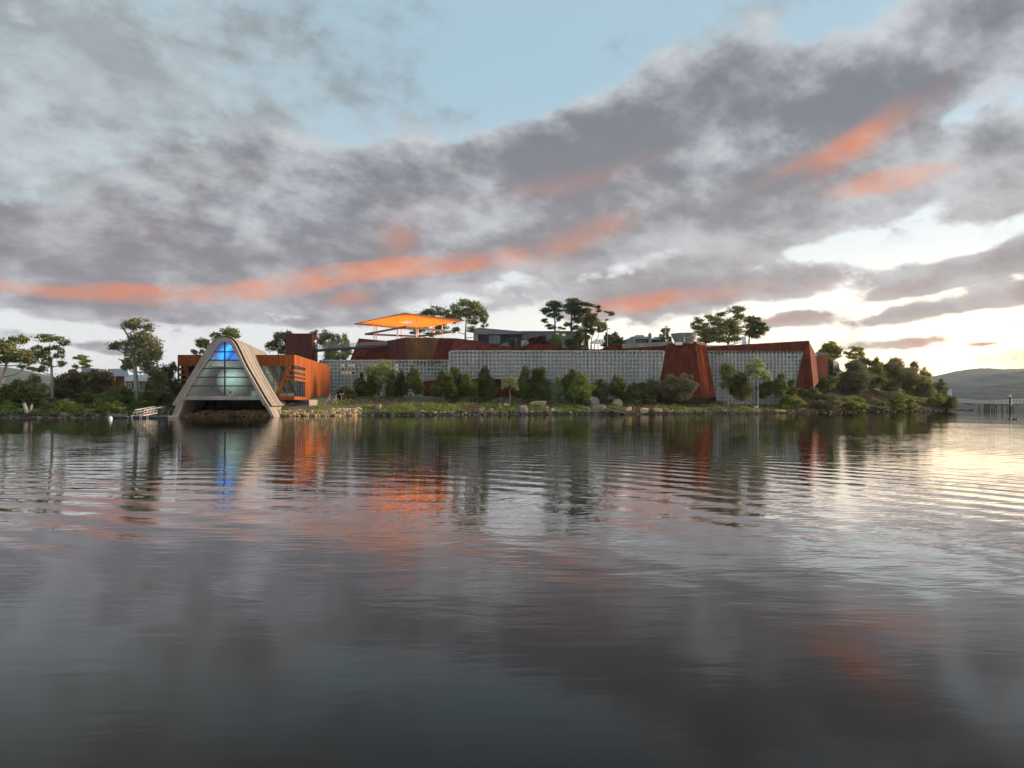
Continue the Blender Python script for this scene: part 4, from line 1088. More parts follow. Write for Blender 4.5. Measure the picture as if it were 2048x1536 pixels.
for a in ((26, 806, 25, 46, 'leaf_dark', 'dark rounded shrub at the far left under the gum tree', 119, 0), (60, 806, 23, 58, 'leaf_olive', 'olive brown shrub between the two leftmost gum trunks', 121, 0), (146, 800, 25, 62, 'leaf_brown', 'large grey brown shrub right of the white trunk', 127, 0),
          (122, 800, 13, 42, 'leaf_grey', 'thin grey shrub touching the white gum trunk', 128, 0), (170, 800, 14, 52, 'leaf_grey', 'whitish twiggy shrub in front of the pale gable', 126, 0), (199, 797, 25, 58, 'leaf_brown', 'rounded brown shrub in front of the brick house', 128, 0),
          (236, 806, 20, 34, 'leaf_dark', 'dark green shrub below the brick house', 122, 0), (316, 806, 20, 66, 'leaf_olive', 'olive shrub right of the tallest gum trunk', 126, 0), (336, 800, 19, 72, 'leaf_brown', 'brownish leaning shrub against the left end of the wing', 131, 0),
          (296, 808, 16, 30, 'leaf_dark', 'low dark bush right of the pale trunk above the dock', 122, 0), (352, 800, 14, 40, 'leaf_olive', 'sparse olive bush close to the arch, left side', 133, 0)):
    bush('shrub', a[5], 'shrub', a[0], a[1], a[2], a[3], a[6], a[4], .9, .30)
for a in ((20, 830, 20, 28, 'leaf_bright', 'light green bush at the waterline by the left edge'), (60, 829, 24, 26, 'leaf_green', 'green bush at the waterline behind the pale stump'), (100, 831, 22, 28, 'leaf_green', 'green waterside bush below the white gum trunk'),
          (140, 830, 24, 30, 'leaf_bright', 'broad light green waterside bush below the brown shrubs'), (178, 831, 20, 24, 'leaf_green', 'mid green waterside bush below the brick house'), (205, 830, 18, 30, 'leaf_bright', 'yellow green waterside bush left of the dock'), (236, 826, 18, 22, 'leaf_bright', 'light green bush just behind the grey pontoon'),
          (80, 815, 26, 24, 'leaf_dark', 'dark green bush above the waterside bushes at far left'), (175, 814, 26, 26, 'leaf_dark', 'dark green bush halfway up the bank below the brick house'), (215, 808, 24, 24, 'leaf_green', 'dense green bush on the upper bank below the veranda'), (285, 816, 18, 16, 'leaf_green', 'green bush above the gangway rails')):
    bush('bush', a[5], 'bush', a[0], a[1], a[2], a[3], 116.5 if a[1] > 820 else 119, a[4], 1.0, .27, n=6)
# --- behind the pavilion
plant('gum_tree', 'gum tree showing above the top of the concrete arch', 'tree', (440, 770), 196, [(446, 664, 8, 6), (463, 665, 16, 9), (431, 671, 11, 6), (474, 675, 6, 6), (402, 686, 11, 9), (413, 688, 8, 8), (386, 704, 8, 5), (402, 705, 6, 5), (440, 682, 14, 7)], 'leaf_gum', 1.0, .42, [(440, 730), (442, 695), (452, 672)], .3, 'bark_pale')
plant('gum_tree', 'gum tree immediately left of the brown tower', 'tree', (556, 770), 200, [(561, 674, 13, 9), (573, 667, 8, 5), (545, 693, 13, 9), (563, 703, 8, 7), (552, 684, 10, 8), (570, 690, 9, 10)], 'leaf_dark', 1.0, .42, [(556, 730), (557, 700), (562, 678)], .25)
plant('gum_tree', 'gum tree immediately right of the brown tower behind the footbridge', 'tree', (652, 760), 202, [(628, 664, 9, 5), (650, 670, 14, 8), (669, 678, 14, 10), (640, 682, 12, 8), (660, 692, 12, 8), (680, 690, 8, 8)], 'leaf_gum_grey', .85, .42, [(652, 730), (652, 700), (652, 676)], .25)
bush('birch_tree', 'slender light green birch behind the right half of the footbridge', 'tree', 691, 724, 11, 56, 196, 'leaf_pale', .55, .34, cone=1, n=8, bark='bark_pale')
bush('birch_tree', 'light leafy birch under the middle of the footbridge', 'tree', 664, 726, 14, 44, 194, 'leaf_pale', .5, .34, n=8, bark='bark_pale')
# --- hilltop
plant('gum_tree', 'dark gum tree half hidden behind the orange canopy', 'tree', (868, 682), 235, [(870, 621, 20, 8), (850, 631, 14, 9), (891, 629, 14, 9), (846, 655, 11, 7), (830, 663, 12, 5), (880, 655, 15, 8), (904, 640, 9, 7), (868, 668, 14, 5)], 'leaf_dark', .9, .5, [(868, 668), (868, 650), (869, 630)], .3)
plant('gum_tree', 'tall gum tree with many pale stems left of the grey house', 'tree', (930, 684), 228, [(932, 607, 18, 8), (911, 618, 10, 11), (952, 618, 16, 13), (968, 633, 9, 11), (932, 626, 16, 9), (915, 634, 12, 9), (946, 641, 12, 8), (970, 648, 6, 8), (946, 658, 12, 6), (911, 660, 8, 7), (964, 664, 9, 7)], 'leaf_gum', .9, .48, [(931, 668), (932, 648), (933, 620)], .34, 'bark_pale')
plant('pine_tree', 'open-crowned pine with tiered branches, left of the hilltop tree group', 'tree', (1110, 700), 232, [(1107, 608, 16, 6), (1095, 621, 14, 5), (1116, 618, 12, 6), (1086, 625, 7, 4), (1108, 630, 13, 5), (1122, 637, 8, 5), (1092, 641, 8, 3.5), (1096, 650, 8, 3), (1105, 656, 8, 3), (1121, 657, 7, 2.5)], 'leaf_pine', 1.25, .42, [(1110, 670), (1110, 645), (1108, 612)], .42)
plant('pine_tree', 'tallest pine with broad dark top in the hilltop tree group', 'tree', (1143, 700), 230, [(1145, 602, 13, 5), (1138, 612, 10, 8), (1152, 612, 13, 7), (1166, 608, 12, 4), (1180, 610, 9, 3), (1142, 622, 14, 7), (1160, 624, 15, 6), (1174, 622, 9, 5), (1135, 649, 8, 5), (1157, 638, 11, 8), (1150, 655, 8, 4)], 'leaf_pine', 1.35, .42, [(1143, 670), (1143, 640), (1145, 608)], .48)
plant('gum_tree', 'rounded gum tree on the right side of the tallest pine', 'tree', (1171, 702), 226, [(1182, 634, 12, 7), (1189, 642, 8, 9), (1176, 646, 12, 9), (1167, 660, 11, 9), (1184, 661, 8, 8), (1172, 675, 9, 7)], 'leaf_dark', 1.1, .42, [(1170, 685), (1172, 665), (1178, 645)], .28)
plant('gum_tree', 'leaning slender gum with one rounded crown beside the solar shelter', 'tree', (1187, 702), 222, [(1203, 648, 11, 6), (1198, 656, 8, 7), (1208, 655, 6, 7), (1200, 663, 6, 4)], 'leaf_gum', 1.1, .4, [(1191, 685), (1197, 670), (1202, 655)], .15, 'bark_pale')
plant('gum_tree', 'tall wispy gum with tiny flat leaf tufts above the solar shelter', 'tree', (1181, 702), 228, [(1196, 614, 7, 2.5), (1196, 622, 6, 3), (1217, 624, 9, 2.8), (1224, 628, 6, 3), (1215, 640, 3, 1.8), (1190, 630, 5, 3)], 'leaf_dark', 1.1, .36, [(1183, 680), (1188, 655), (1193, 640), (1196, 618)], .14)
bush('purple_shrub', 'dark purple-leaved shrub in front of the flat grey house', 'shrub', 1075, 699, 17, 27, 216, 'leaf_purple', 1.2, .36, n=7)
bush('garden_tree', 'small green garden tree under the left pine', 'tree', 1107, 700, 10, 30, 217, 'leaf_green', 1, .36, n=6)
bush('garden_tree', 'dark leafy tree below the tallest pine', 'tree', 1150, 702, 16, 36, 219, 'leaf_dark', 1, .38, n=7)
bush('garden_bush', 'rounded yellow green bush before the teal window of the grey house', 'bush', 1010, 699, 10, 14, 214, 'leaf_pale', 1, .3, n=5)
for px, lab in ((1022, 'narrow cypress at the middle of the navy wall'), (1031, 'narrow cypress at the right end of the navy wall'), (1120.5, 'narrow cypress between the two pines'), (1174, 'narrow cypress at the foot of the rounded gum')):
    bush('cypress', lab, 'tree', px, 702, 2.6, 24, 213, 'leaf_dark', 1.3, .26, cone=1, n=6, tr=.05)
bush('garden_bush', 'low dark bush at the right end of the hilltop garden', 'bush', 1163, 701, 8, 12, 212, 'leaf_dark', 1, .3, n=5)
bush('hill_tree', 'dark bushy tree at the foot of the left lamp post', 'tree', 1214, 704, 10, 36, 216, 'leaf_dark', 1, .36, n=7)
bush('hill_tree', 'dark bushy tree with a pointed top right of the left lamp post', 'tree', 1229, 700, 11, 36, 218, 'leaf_grey', 1, .36, n=7, cone=1)
bush('hill_tree', 'low dark tree left of the blue-grey house', 'tree', 1241, 699, 9, 24, 217, 'leaf_dark', 1, .34, n=6)
plant('hill_tree', 'small airy tree with a lamp showing above it', 'tree', (1333, 694), 220, [(1331, 662, 8, 8), (1330, 673, 7, 7), (1339, 677, 6, 6), (1325, 680, 6, 5), (1335, 685, 8, 5)], 'leaf_gum', .9, .38, None, .14)
plant('gum_tree', 'left gum of the large clump, next to the concrete drum', 'tree', (1412, 700), 226, [(1421, 635, 11, 6), (1398, 641, 11, 6), (1391, 652, 9, 7), (1400, 663, 14, 8), (1417, 667, 17, 11), (1408, 652, 9, 6), (1410, 680, 16, 6)], 'leaf_gum', 1.1, .44, [(1412, 680), (1413, 660), (1418, 640)], .3)
plant('gum_tree', 'tallest gum in the middle of the large clump behind the steel wall', 'tree', (1455, 700), 222, [(1473, 620, 17, 7), (1476, 633, 11, 7), (1441, 628, 12, 4), (1436, 644, 17, 8), (1463, 645, 15, 8), (1439, 660, 18, 10), (1467, 661, 17, 11), (1441, 678, 22, 7), (1470, 678, 14, 6)], 'leaf_gum', 1.1, .44, [(1457, 680), (1460, 660), (1468, 635)], .36)
plant('gum_tree', 'right gum of the large clump with spreading dark crown', 'tree', (1497, 700), 224, [(1502, 639, 19, 6), (1506, 653, 20, 8), (1525, 659, 12, 6), (1513, 668, 15, 8), (1495, 665, 10, 6), (1520, 648, 10, 5)], 'leaf_dark', 1.1, .44, [(1498, 682), (1500, 665), (1505, 648)], .3)
# --- headland at right
P_ = plant
P_('headland_tree', 'rounded golden green tree just right of the slanting steel end wall', 'tree', (1660, 735), 206, [(1661, 692, 15, 9), (1654, 702, 14, 10), (1669, 702, 14, 11), (1641, 706, 9, 7), (1660, 712, 18, 8)], 'leaf_gold', 1.1, .36)
P_('headland_tree', 'sparse golden tree with open crown right of the rounded golden tree', 'tree', (1712, 738), 208, [(1708, 697, 10, 6), (1717, 702, 11, 8), (1697, 706, 8, 6), (1722, 710, 7, 6), (1708, 713, 14, 7)], 'leaf_gold', .65, .34)
for a in ((1657, 757, 18, 42, 198, 'leaf_green', 'dense green shrub against the lower steel wall', 0), (1718, 748, 17, 34, 204, 'leaf_olive', 'olive shrub under the sparse golden tree', 0), (1704, 782, 24, 60, 197, 'leaf_grey', 'large fine-leaved grey green bush on the crest of the headland', 0), (1752, 765, 20, 50, 203, 'leaf_gold', 'upright golden topped tree in the middle of the headland', 1),
          (1740, 782, 26, 36, 199, 'leaf_dark', 'dark green bush below the golden topped tree', 0), (1797, 776, 26, 56, 205, 'leaf_olive', 'broad rounded olive tree on the headland, left half of the big pair', 0), (1822, 784, 23, 56, 207, 'leaf_olive', 'broad rounded olive tree on the headland, right half of the big pair', 0),
          (1852, 783, 13, 44, 213, 'leaf_gold', 'golden edged shrub near the outer end of the headland', 0), (1842, 795, 17, 38, 209, 'leaf_olive', 'olive bush at the foot of the big pair of headland trees', 0), (1876, 792, 15, 32, 219, 'leaf_green', 'sparse shrub in front of the white warehouse', 0),
          (1887, 818, 20, 38, 217, 'leaf_dark', 'dark round bush on the very tip of the headland', 0), (1655, 782, 16, 30, 190, 'leaf_green', 'bright green shrub beside the base of the steel end wall', 0), (1661, 820, 27, 34, 178, 'leaf_grey', 'wide grey green bush low on the headland slope', 0),
          (1690, 818, 18, 24, 181, 'leaf_bright', 'light green bush spreading to the water, left of two', 0), (1712, 818, 16, 26, 184, 'leaf_bright', 'light green bush spreading to the water, right of two', 0), (1800, 818, 19, 34, 197, 'leaf_bright', 'bright green creeper mound on the headland slope', 0), (1818, 819, 16, 18, 200, 'leaf_bright', 'small light green mound right of the bright creeper', 0),
          (1757, 821, 16, 16, 189, 'leaf_green', 'low green bush beside the grey shore boulder', 0), (1870, 812, 14, 26, 214, 'leaf_bright', 'light green bush left of the dark tip bush', 0), (1613, 790, 14, 14, 178, 'leaf_pale', 'yellow flowering bush under the slanting steel wall', 0), (1577, 815, 18, 26, 171, 'leaf_bright', 'green and yellow bush low on the bank right of the birches', 0),
          (1630, 800, 14, 24, 178, 'leaf_green', 'green bush between the steel end wall and the shore', 0), (1780, 772, 14, 30, 205, 'leaf_green', 'green shrub between the dark bush and the big olive pair', 0)):
    bush('bush', a[6], 'bush', a[0], a[1], a[2], a[3], a[4], a[5], 1.0, .32, cone=a[7], n=8)
# --- along the museum wall, left to right
for a in ((692, 806, 17, 34, 152, 'leaf_dark', 'low dark bush at the corner of the orange wing', 0, 0), (720, 803, 12, 46, 157, 'leaf_dark', 'first slim dark tree along the lattice wall, counted from the wing', 1, 8), (744, 802, 14, 52, 158, 'leaf_green', 'second tree along the lattice wall, with a pale top', 1, 10),
          (783, 803, 13, 50, 156, 'leaf_dark', 'dark tree just right of the tallest pale-topped tree', 1, 10), (801, 803, 14, 50, 158, 'leaf_dark', 'dark tree in front of the yellow lit panes', 1, 10), (829, 806, 14, 52, 157, 'leaf_green', 'yellowish green tree left of the lower red steel wall', 0, 16),
          (888, 806, 24, 56, 153, 'leaf_dark', 'large dark conical tree in front of the lower red wall', 1, 10), (909, 802, 17, 62, 158, 'leaf_dark', 'dark tree behind the large conical tree', 0, 4), (938, 801, 15, 44, 157, 'leaf_green', 'airy tree between the conical trees', 0, 8), (971, 799, 16, 66, 160, 'leaf_dark', 'dense pointed tree in the middle of the lower red wall', 1, 2),
          (1049, 799, 14, 64, 160, 'leaf_green', 'pointed tree at the right end of the lower red wall', 1, 2), (1081, 799, 18, 58, 160, 'leaf_dark', 'rounded dark tree where the lattice reaches the ground', 0, 3), (1118, 799, 13, 42, 161, 'leaf_pale', 'pale airy shrub in front of the lattice wall', 0, 3),
          (1146, 802, 22, 58, 159, 'leaf_dark', 'dark green dense tree behind the bright green one', 0, 0), (1162, 803, 20, 56, 157, 'leaf_bright', 'large bright green tree behind the pale boulder', 0, 0), (1204, 800, 18, 40, 160, 'leaf_grey', 'round grey green shrub right of the bright green tree', 0, 0),
          (1235, 800, 15, 48, 161, 'leaf_dark', 'upright dark shrub in the middle of the lattice wall', 0, 0), (1265, 801, 14, 34, 161, 'leaf_green', 'green shrub two plants left of the steel pylon', 0, 0), (1289, 803, 20, 36, 159, 'leaf_dark', 'dark spreading shrub left of the steel pylon', 0, 0), (1306, 800, 12, 42, 162, 'leaf_grey', 'feathery grey shrub touching the left edge of the pylon', 0, 0),
          (1342, 797, 18, 46, 160, 'leaf_olive', 'left one of two feathery olive bushes before the pylon', 0, 0), (1373, 797, 18, 48, 160, 'leaf_olive', 'right one of two feathery olive bushes before the pylon', 0, 0), (1480, 799, 21, 56, 166, 'leaf_dark', 'dense dark tree between the two white-stemmed birches', 0, 0),
          (1531, 793, 13, 36, 171, 'leaf_dark', 'dark shrub right of the second white-stemmed birch', 0, 0), (1560, 795, 14, 42, 170, 'leaf_green', 'shrub with crooked stem near the right end of the lattice', 0, 4), (1582, 788, 15, 28, 172, 'leaf_green', 'low shrub at the right end of the right lattice wall', 0, 0)):
    bush('wall_tree' if a[3] > 43 else 'wall_shrub', a[6], 'tree' if a[3] > 43 else 'shrub', a[0], a[1], a[2] * .86, a[3], a[4], a[5], .85, .27, cone=a[7], n=11, stem=a[8], bark='bark_pale' if a[8] > 6 else 'bark_dark')
plant('pale_tree', 'tallest light green tree before the left lattice wall', 'tree', (768, 803), 157, [(768, 730, 13, 9), (760, 741, 13, 10), (777, 742, 13, 10), (768, 752, 16, 9), (742, 740, 11, 9), (762, 762, 12, 7)], 'leaf_pale', .9, .30, [(768, 780), (768, 755), (768, 738)], .12, 'bark_pale')
plant('sapling', 'small forked sapling with pale leaves before the lower red wall', 'tree', (1020, 801), 155, [(1011, 764, 9, 8), (1028, 766, 9, 9), (1020, 758, 8, 5), (1033, 774, 6, 5), (1008, 774, 6, 5)], 'leaf_pale', .6, .28, [(1020, 790), (1018, 780), (1013, 768)], .10, 'bark_pale')
plant('birch_tree', 'left of two white-stemmed birches before the right lattice wall', 'tree', (1456, 804), 164, [(1454, 732, 11, 7), (1448, 742, 9, 8), (1461, 742, 10, 9), (1453, 755, 12, 9), (1462, 765, 9, 8), (1450, 770, 8, 8)], 'leaf_green', .9, .29, [(1456, 780), (1455.5, 755), (1454, 735)], .09, 'bark_white')
plant('birch_tree', 'right, taller one of two white-stemmed birches before the right lattice wall', 'tree', (1516, 806), 163, [(1513, 723, 11, 7), (1501, 736, 11, 8), (1518, 735, 12, 9), (1527, 748, 13, 10), (1510, 748, 10, 7), (1534, 758, 9, 7), (1495, 744, 8, 6)], 'leaf_pale', .75, .29, [(1516, 780), (1516, 755), (1514, 730)], .10, 'bark_white')

# --- ground cover and dry grass: uncountable
def scatter(name, label, spots, leaf, lsize, up, aspect=1.9):
    C = []
    for (x, y, rx, ry, n, hgt) in spots:
        Y0 = None
        # find the bank point under this pixel
        ys = np.linspace(108, 235, 400); xs = (x - CX) / F * ys
        zz_ = ground(xs, ys); py = HY - (zz_ - CH) / ys * F
        ok = np.where((py <= y) & (zz_ > .3))[0]
        Y0 = ys[ok[0]] if len(ok) else 150
        X0 = (x - CX) / F * Y0
        th = rng.uniform(0, 2 * math.pi, n); q = np.sqrt(rng.uniform(0, 1, n))
        px_ = X0 + np.cos(th) * q * pxm(rx, Y0); py_ = Y0 + np.sin(th) * q * ry
        keep = vnoise(px_, py_, 1.3, 11) + .5 * vnoise(px_, py_, .5, 12) > .42
        px_, py_ = px_[keep], py_[keep]
        z = ground(px_, py_)
        ok = z > .3; px_, py_, z = px_[ok], py_[ok], z[ok]
        hh = hgt * (.35 + .9 * vnoise(px_, py_, 1.6, 8)) * rng.uniform(.05, 1, len(px_))
        C.append(np.stack([px_, py_, z + hh], 1))
    o = bpy.data.objects.new(name, leaf_mesh(name, np.vstack(C), lsize, M[leaf], up, aspect))
    link(o); return tag(o, label, name.replace('_', ' '), kind='stuff')
def fill(x0, x1, n, ys, rx, ry, m, h):
    return [(rng.uniform(x0, x1), rng.uniform(*ys), rx * rng.uniform(.6, 1.3), ry * rng.uniform(.6, 1.3), m, h) for _ in range(n)]
scatter('ground_cover', 'green creeping plants over the left bank', fill(-120, 340, 90, (790, 832), 16, 3.5, 420, .8), 'leaf_green', .24, .3)
scatter('low_plants', 'bright green low plants in patches along the museum shore', [(865, 815, 22, 4, 1500, .7), (905, 815, 18, 4, 1200, .6), (930, 808, 18, 4, 900, .5), (800, 818, 26, 4, 1300, .8), (780, 824, 20, 3, 800, .6), (985, 812, 20, 5, 900, .5), (1010, 820, 26, 3, 900, .5), (1040, 806, 30, 4, 900, .4),
        (1130, 812, 24, 4, 1100, .5), (1150, 816, 14, 3, 700, .5), (1225, 815, 16, 3, 900, .5), (1325, 812, 26, 4, 1800, .45), (1350, 816, 22, 3, 1300, .45), (1300, 811, 20, 4, 800, .4), (1390, 822, 16, 2, 700, .5), (1420, 812, 18, 4, 700, .5), (1540, 789, 26, 4, 1300, .35), (1500, 820, 22, 3, 500, .4), (1580, 812, 18, 4, 700, .6), (680, 810, 12, 4, 400, .5),
        (735, 818, 10, 3, 400, .5), (640, 815, 8, 4, 400, .7)] + fill(950, 1560, 26, (803, 820), 14, 3, 240, .4) + fill(720, 1640, 46, (818, 826), 14, 1.6, 260, .45), 'leaf_bright', .22, .35)
scatter('dry_grass', 'dry straw coloured grass on the bank and headland', fill(680, 1100, 26, (800, 822), 15, 4, 260, .45) + fill(1180, 1560, 50, (798, 823), 16, 4, 330, .45) + fill(1560, 1880, 95, (778, 822), 16, 4, 420, .7), 'straw', .26, -.2, 3.5)
scatter('dark_ground_cover', 'dark low plants among the bank rocks', fill(660, 1300, 40, (795, 815), 14, 4, 260, .5) + fill(1560, 1890, 40, (780, 820), 14, 3, 260, .7), 'leaf_olive', .24, .2)
# plants trailing over parapets
pts = np.vstack([hanging(827, 884, 722, YA, 900, 1.5), hanging(795, 815, 722, YA, 260, .9), hanging(905, 1330, 703.5, YB, 1100, .35, .35), hanging(1424, 1450, 704.5, YC, 420, .9, .3), hanging(1452, 1600, 703, YC, 420, .25, .3), hanging(1566, 1592, 704, YC, 160, .5, .2)])
hp = bpy.data.objects.new('parapet_plants', leaf_mesh('parapet_plants', pts, .24, M['leaf_bright'])); link(hp); tag(hp, 'green plants trailing over the tops of the lattice walls', 'plants', kind='stuff')

# ------------------------------------------------------------------ hilltop buildings
h1 = empty('grey_house', at(1000, 697, 222)); tag(h1, 'hilltop house with navy walls, teal window and long sloping grey roof edge', 'house')
Yh = 220.0
mb = MB(); mb.prism([at(956, 668, Yh + 1.2), at(1042, 668, Yh + 1.2), at(1042, 706, Yh + 1.2), at(956, 706, Yh + 1.2)], (0, 12, 0)); mb.build('wall', M['navy'], h1)
mb = MB()
for k in range(22): mb.bar(at(957.5 + k * 3.95, 668.5, Yh + 1.15), at(957.5 + k * 3.95, 706, Yh + 1.15), .08)
mb.build('batten', M['navy'], h1)
mb = MB(); mb.prism([at(948, 658.5, Yh - .5), at(957.5, 655.4, Yh - .5), at(1042.3, 662.5, Yh - .5), at(1042.3, 668.2, Yh - .5), at(954, 669, Yh - .5)], (0, 14, 0)); mb.build('roof', M['grey_clad'], h1)
mb = MB(); mb.prism([at(947, 659.5, Yh), at(955.8, 668.6, Yh), at(955.8, 706, Yh), at(947, 706, Yh)], (0, 13, 0)); mb.build('side_wall', M['concrete'], h1)
for a, b in ((978.3, 984), (985, 992.5), (993.2, 1000)):
    w = obj('window', [at(a, 687, Yh + 1.05), at(b, 687, Yh + 1.05), at(b, 669.5, Yh + 1.05), at(a, 669.5, Yh + 1.05)], [(0, 1, 2, 3)], M['glass_teal'], h1)
    mb = MB()
    mb.bar(at(a - .3, 669.3, Yh + 1), at(a - .3, 687, Yh + 1), .1); mb.bar(at(b + .3, 669.3, Yh + 1), at(b + .3, 687, Yh + 1), .1); mb.bar(at(a, 680.3, Yh + 1), at(b, 680.3, Yh + 1), .1); mb.build('window_frame', M['black_steel'], w)
h2 = empty('flat_house', at(1100, 697, 226)); tag(h2, 'flat-roofed house with grey corrugated wall behind the two pines', 'house')
mb = MB(); mb.prism([at(1042.6, 663.5, 224), at(1151, 663.5, 224), at(1151, 706, 224), at(1042.6, 706, 224)], (0, 12, 0)); mb.build('wall', M['grey_clad'], h2)
mb = MB()
for k in range(9): mb.bar(at(1043, 666 + k * 2.4, 223.96), at(1151, 666 + k * 2.4, 223.96), .1, .1)
mb.build('cladding_rib', M['grey_clad'], h2)
mb = MB(); mb.prism([at(1041.5, 661.8, 223.5), at(1164, 661.8, 223.5), at(1164, 663.9, 223.5), at(1041.5, 663.9, 223.5)], (0, 13, 0)); mb.build('roof', M['roof_grey'], h2)
mb = MB(); mb.prism([at(1151, 664, 224.5), at(1163.5, 664, 224.5), at(1163.5, 706, 224.5), at(1151, 706, 224.5)], (0, 11, 0)); mb.build('end_wall', M['navy'], h2)
mb = MB(); mb.prism([at(1041, 681, 221.5), at(1057, 681, 221.5), at(1057, 706, 221.5), at(1041, 706, 221.5)], (0, 1, 0)); mb.prism([at(1106, 682, 221.5), at(1151, 682, 221.5), at(1151, 706, 221.5), at(1106, 706, 221.5)], (0, 1, 0)); mb.build('garden_wall', M['cream'], h2)
for a, b, y0, y1 in ((1111.5, 1117.5, 666, 670), (1124, 1131, 667.5, 672)):
    obj('window', [at(a, y1, 223.8), at(b, y1, 223.8), at(b, y0, 223.8), at(a, y0, 223.8)], [(0, 1, 2, 3)], M['lit_window'], h2)
sh = empty('solar_shelter', at(1196, 698, 222)); tag(sh, 'open shelter with pale solar panels on thin posts right of the hilltop trees', 'shelter')
mb = MB(); mb.hexa([at(1180, 687.3, 219), at(1212, 687.3, 219), at(1212, 680, 226), at(1190, 680, 226), at(1180, 686.3, 219), at(1212, 686.3, 219), at(1212, 679, 226), at(1190, 679, 226)]); mb.build('roof', M['roof_grey'], sh)
for k in range(4):
    a = 1185 + k * 6.5; mb = MB(); mb.hexa([at(a, 685.9, 219.3), at(a + 5.6, 685.9, 219.3), at(a + 7.4, 680.2, 224.6), at(a + 2.4, 680.2, 224.6), at(a, 685.6, 219.3), at(a + 5.6, 685.6, 219.3), at(a + 7.4, 679.9, 224.6), at(a + 2.4, 679.9, 224.6)]); mb.build('solar_panel', M['white'], sh)
for px in (1183, 1196, 1209):
    mb = MB(); mb.bar(at(px, 687, 220), at(px, 704, 220), .16); mb.build('post', M['black_steel'], sh)
h3 = empty('blue_grey_house', at(1284, 690, 224)); tag(h3, 'pale blue-grey hilltop house with two chunky white piers and chimney', 'house')
mb = MB(); mb.prism([at(1266, 676, 225), at(1302, 676, 225), at(1302, 700, 225), at(1266, 700, 225)], (0, 9, 0)); mb.build('wall', M['grey_clad'], h3)
mb = MB(); mb.prism([at(1263.5, 673, 223), at(1303.5, 673, 223), at(1303.5, 678, 223), at(1263.5, 678, 223)], (0, 12, 0)); mb.build('roof', M['pale_blue'], h3)
for a, b, y0 in ((1264.6, 1270.8, 673.2), (1297.6, 1303.2, 668)):
    mb = MB(); mb.prism([at(a, y0, 222.6), at(b, y0, 222.6), at(b, 697, 222.6), at(a, 697, 222.6)], (0, 1.4, 0)); mb.build('pier', M['pale_blue'], h3)
mb = MB(); mb.prism([at(1272.5, 669.8, 226), at(1288, 669.8, 226), at(1288, 673.4, 226), at(1272.5, 673.4, 226)], (0, 5, 0)); mb.build('roof_box', M['cream'], h3)
mb = MB(); mb.prism([at(1298.8, 665.8, 223), at(1302, 665.8, 223), at(1302, 668.2, 223), at(1298.8, 668.2, 223)], (0, .8, 0)); mb.build('chimney', M['dark_concrete'], h3)
mb = MB(); mb.prism([at(1244, 681, 221), at(1264, 675, 221), at(1264, 697, 221), at(1244, 697, 221)], (0, 8, 0)); mb.build('side_roof', M['roof_grey'], h3)
for k in range(4):
    a = 1272 + k * 6.2; obj('window', [at(a, 687, 224.9), at(a + 4.6, 687, 224.9), at(a + 4.6, 680, 224.9), at(a, 680, 224.9)], [(0, 1, 2, 3)], M['glass_dark'], h3)
h4 = empty('old_house', at(1318, 690, 230)); tag(h4, 'low dark hilltop house with a capped square chimney right of the white piers', 'house')
mb = MB(); mb.prism([at(1304, 678, 230), at(1318, 675, 230), at(1331, 679, 230), at(1331, 700, 230), at(1304, 700, 230)], (0, 9, 0)); mb.build('wall', M['navy'], h4)
mb = MB(); mb.hexa([at(1302.5, 679, 229), at(1333, 680, 229), at(1326, 674.5, 235), at(1309, 674.5, 235), at(1302.5, 678, 229), at(1333, 679, 229), at(1326, 673.5, 235), at(1309, 673.5, 235)]); mb.build('roof', M['roof_grey'], h4)
mb = MB(); mb.prism([at(1319, 669.5, 231), at(1324.2, 669.5, 231), at(1324.2, 677, 231), at(1319, 677, 231)], (0, 1, 0)); mb.prism([at(1318.2, 669.6, 230.8), at(1321.6, 667.2, 230.8), at(1325, 669.6, 230.8)], (0, 1.4, 0)); mb.build('chimney', M['roof_grey'], h4)
# flared concrete drum
dr = empty('concrete_drum', at(1368, 684, 205)); tag(dr, 'flared grey concrete drum with slot openings above the pylon', 'structure')
c = at(1368.5, 674, 207); r1, r0 = pxm(26, 205), pxm(17.5, 205); z1, z0 = Z_(666.3, 203), Z_(686, 203)
n = 24
for k in range(n):
    if k in (17, 18) : hi_only = True
    else: hi_only = False
    t0_, t1_ = 2 * math.pi * k / n, 2 * math.pi * (k + 1) / n - .012
    def dp(t, f, off=0): r = r0 + (r1 - r0) * f - off; return Vector((c.x + r * math.cos(t), c.y + r * math.sin(t), z0 + (z1 - z0) * f))
    segs = [(0, 1)] if k not in (17, 18, 19, 20, 5, 6, 7, 8) else [(0, .18), (.36, .46), (.68, 1)]
    mb = MB()
    for f0, f1 in segs:
        mb.hexa([dp(t0_, f0), dp(t1_, f0), dp(t1_, f0, .3), dp(t0_, f0, .3), dp(t0_, f1), dp(t1_, f1), dp(t1_, f1, .3), dp(t0_, f1, .3)])
    mb.build('wall_panel', M['concrete'], dr)
mb = MB(); mb.tube([Vector((c.x, c.y, z0 - 5)), Vector((c.x, c.y, z0 + .05))], r0 * .98, 24); mb.build('base', M['dark_concrete'], dr)
mb = MB(); mb.tube([Vector((c.x + (r1 + .05) * math.cos(2 * math.pi * k / 24), c.y + (r1 + .05) * math.sin(2 * math.pi * k / 24), z1 + .05)) for k in range(25)], .16, 5, False); mb.build('rim', M['concrete'], dr)
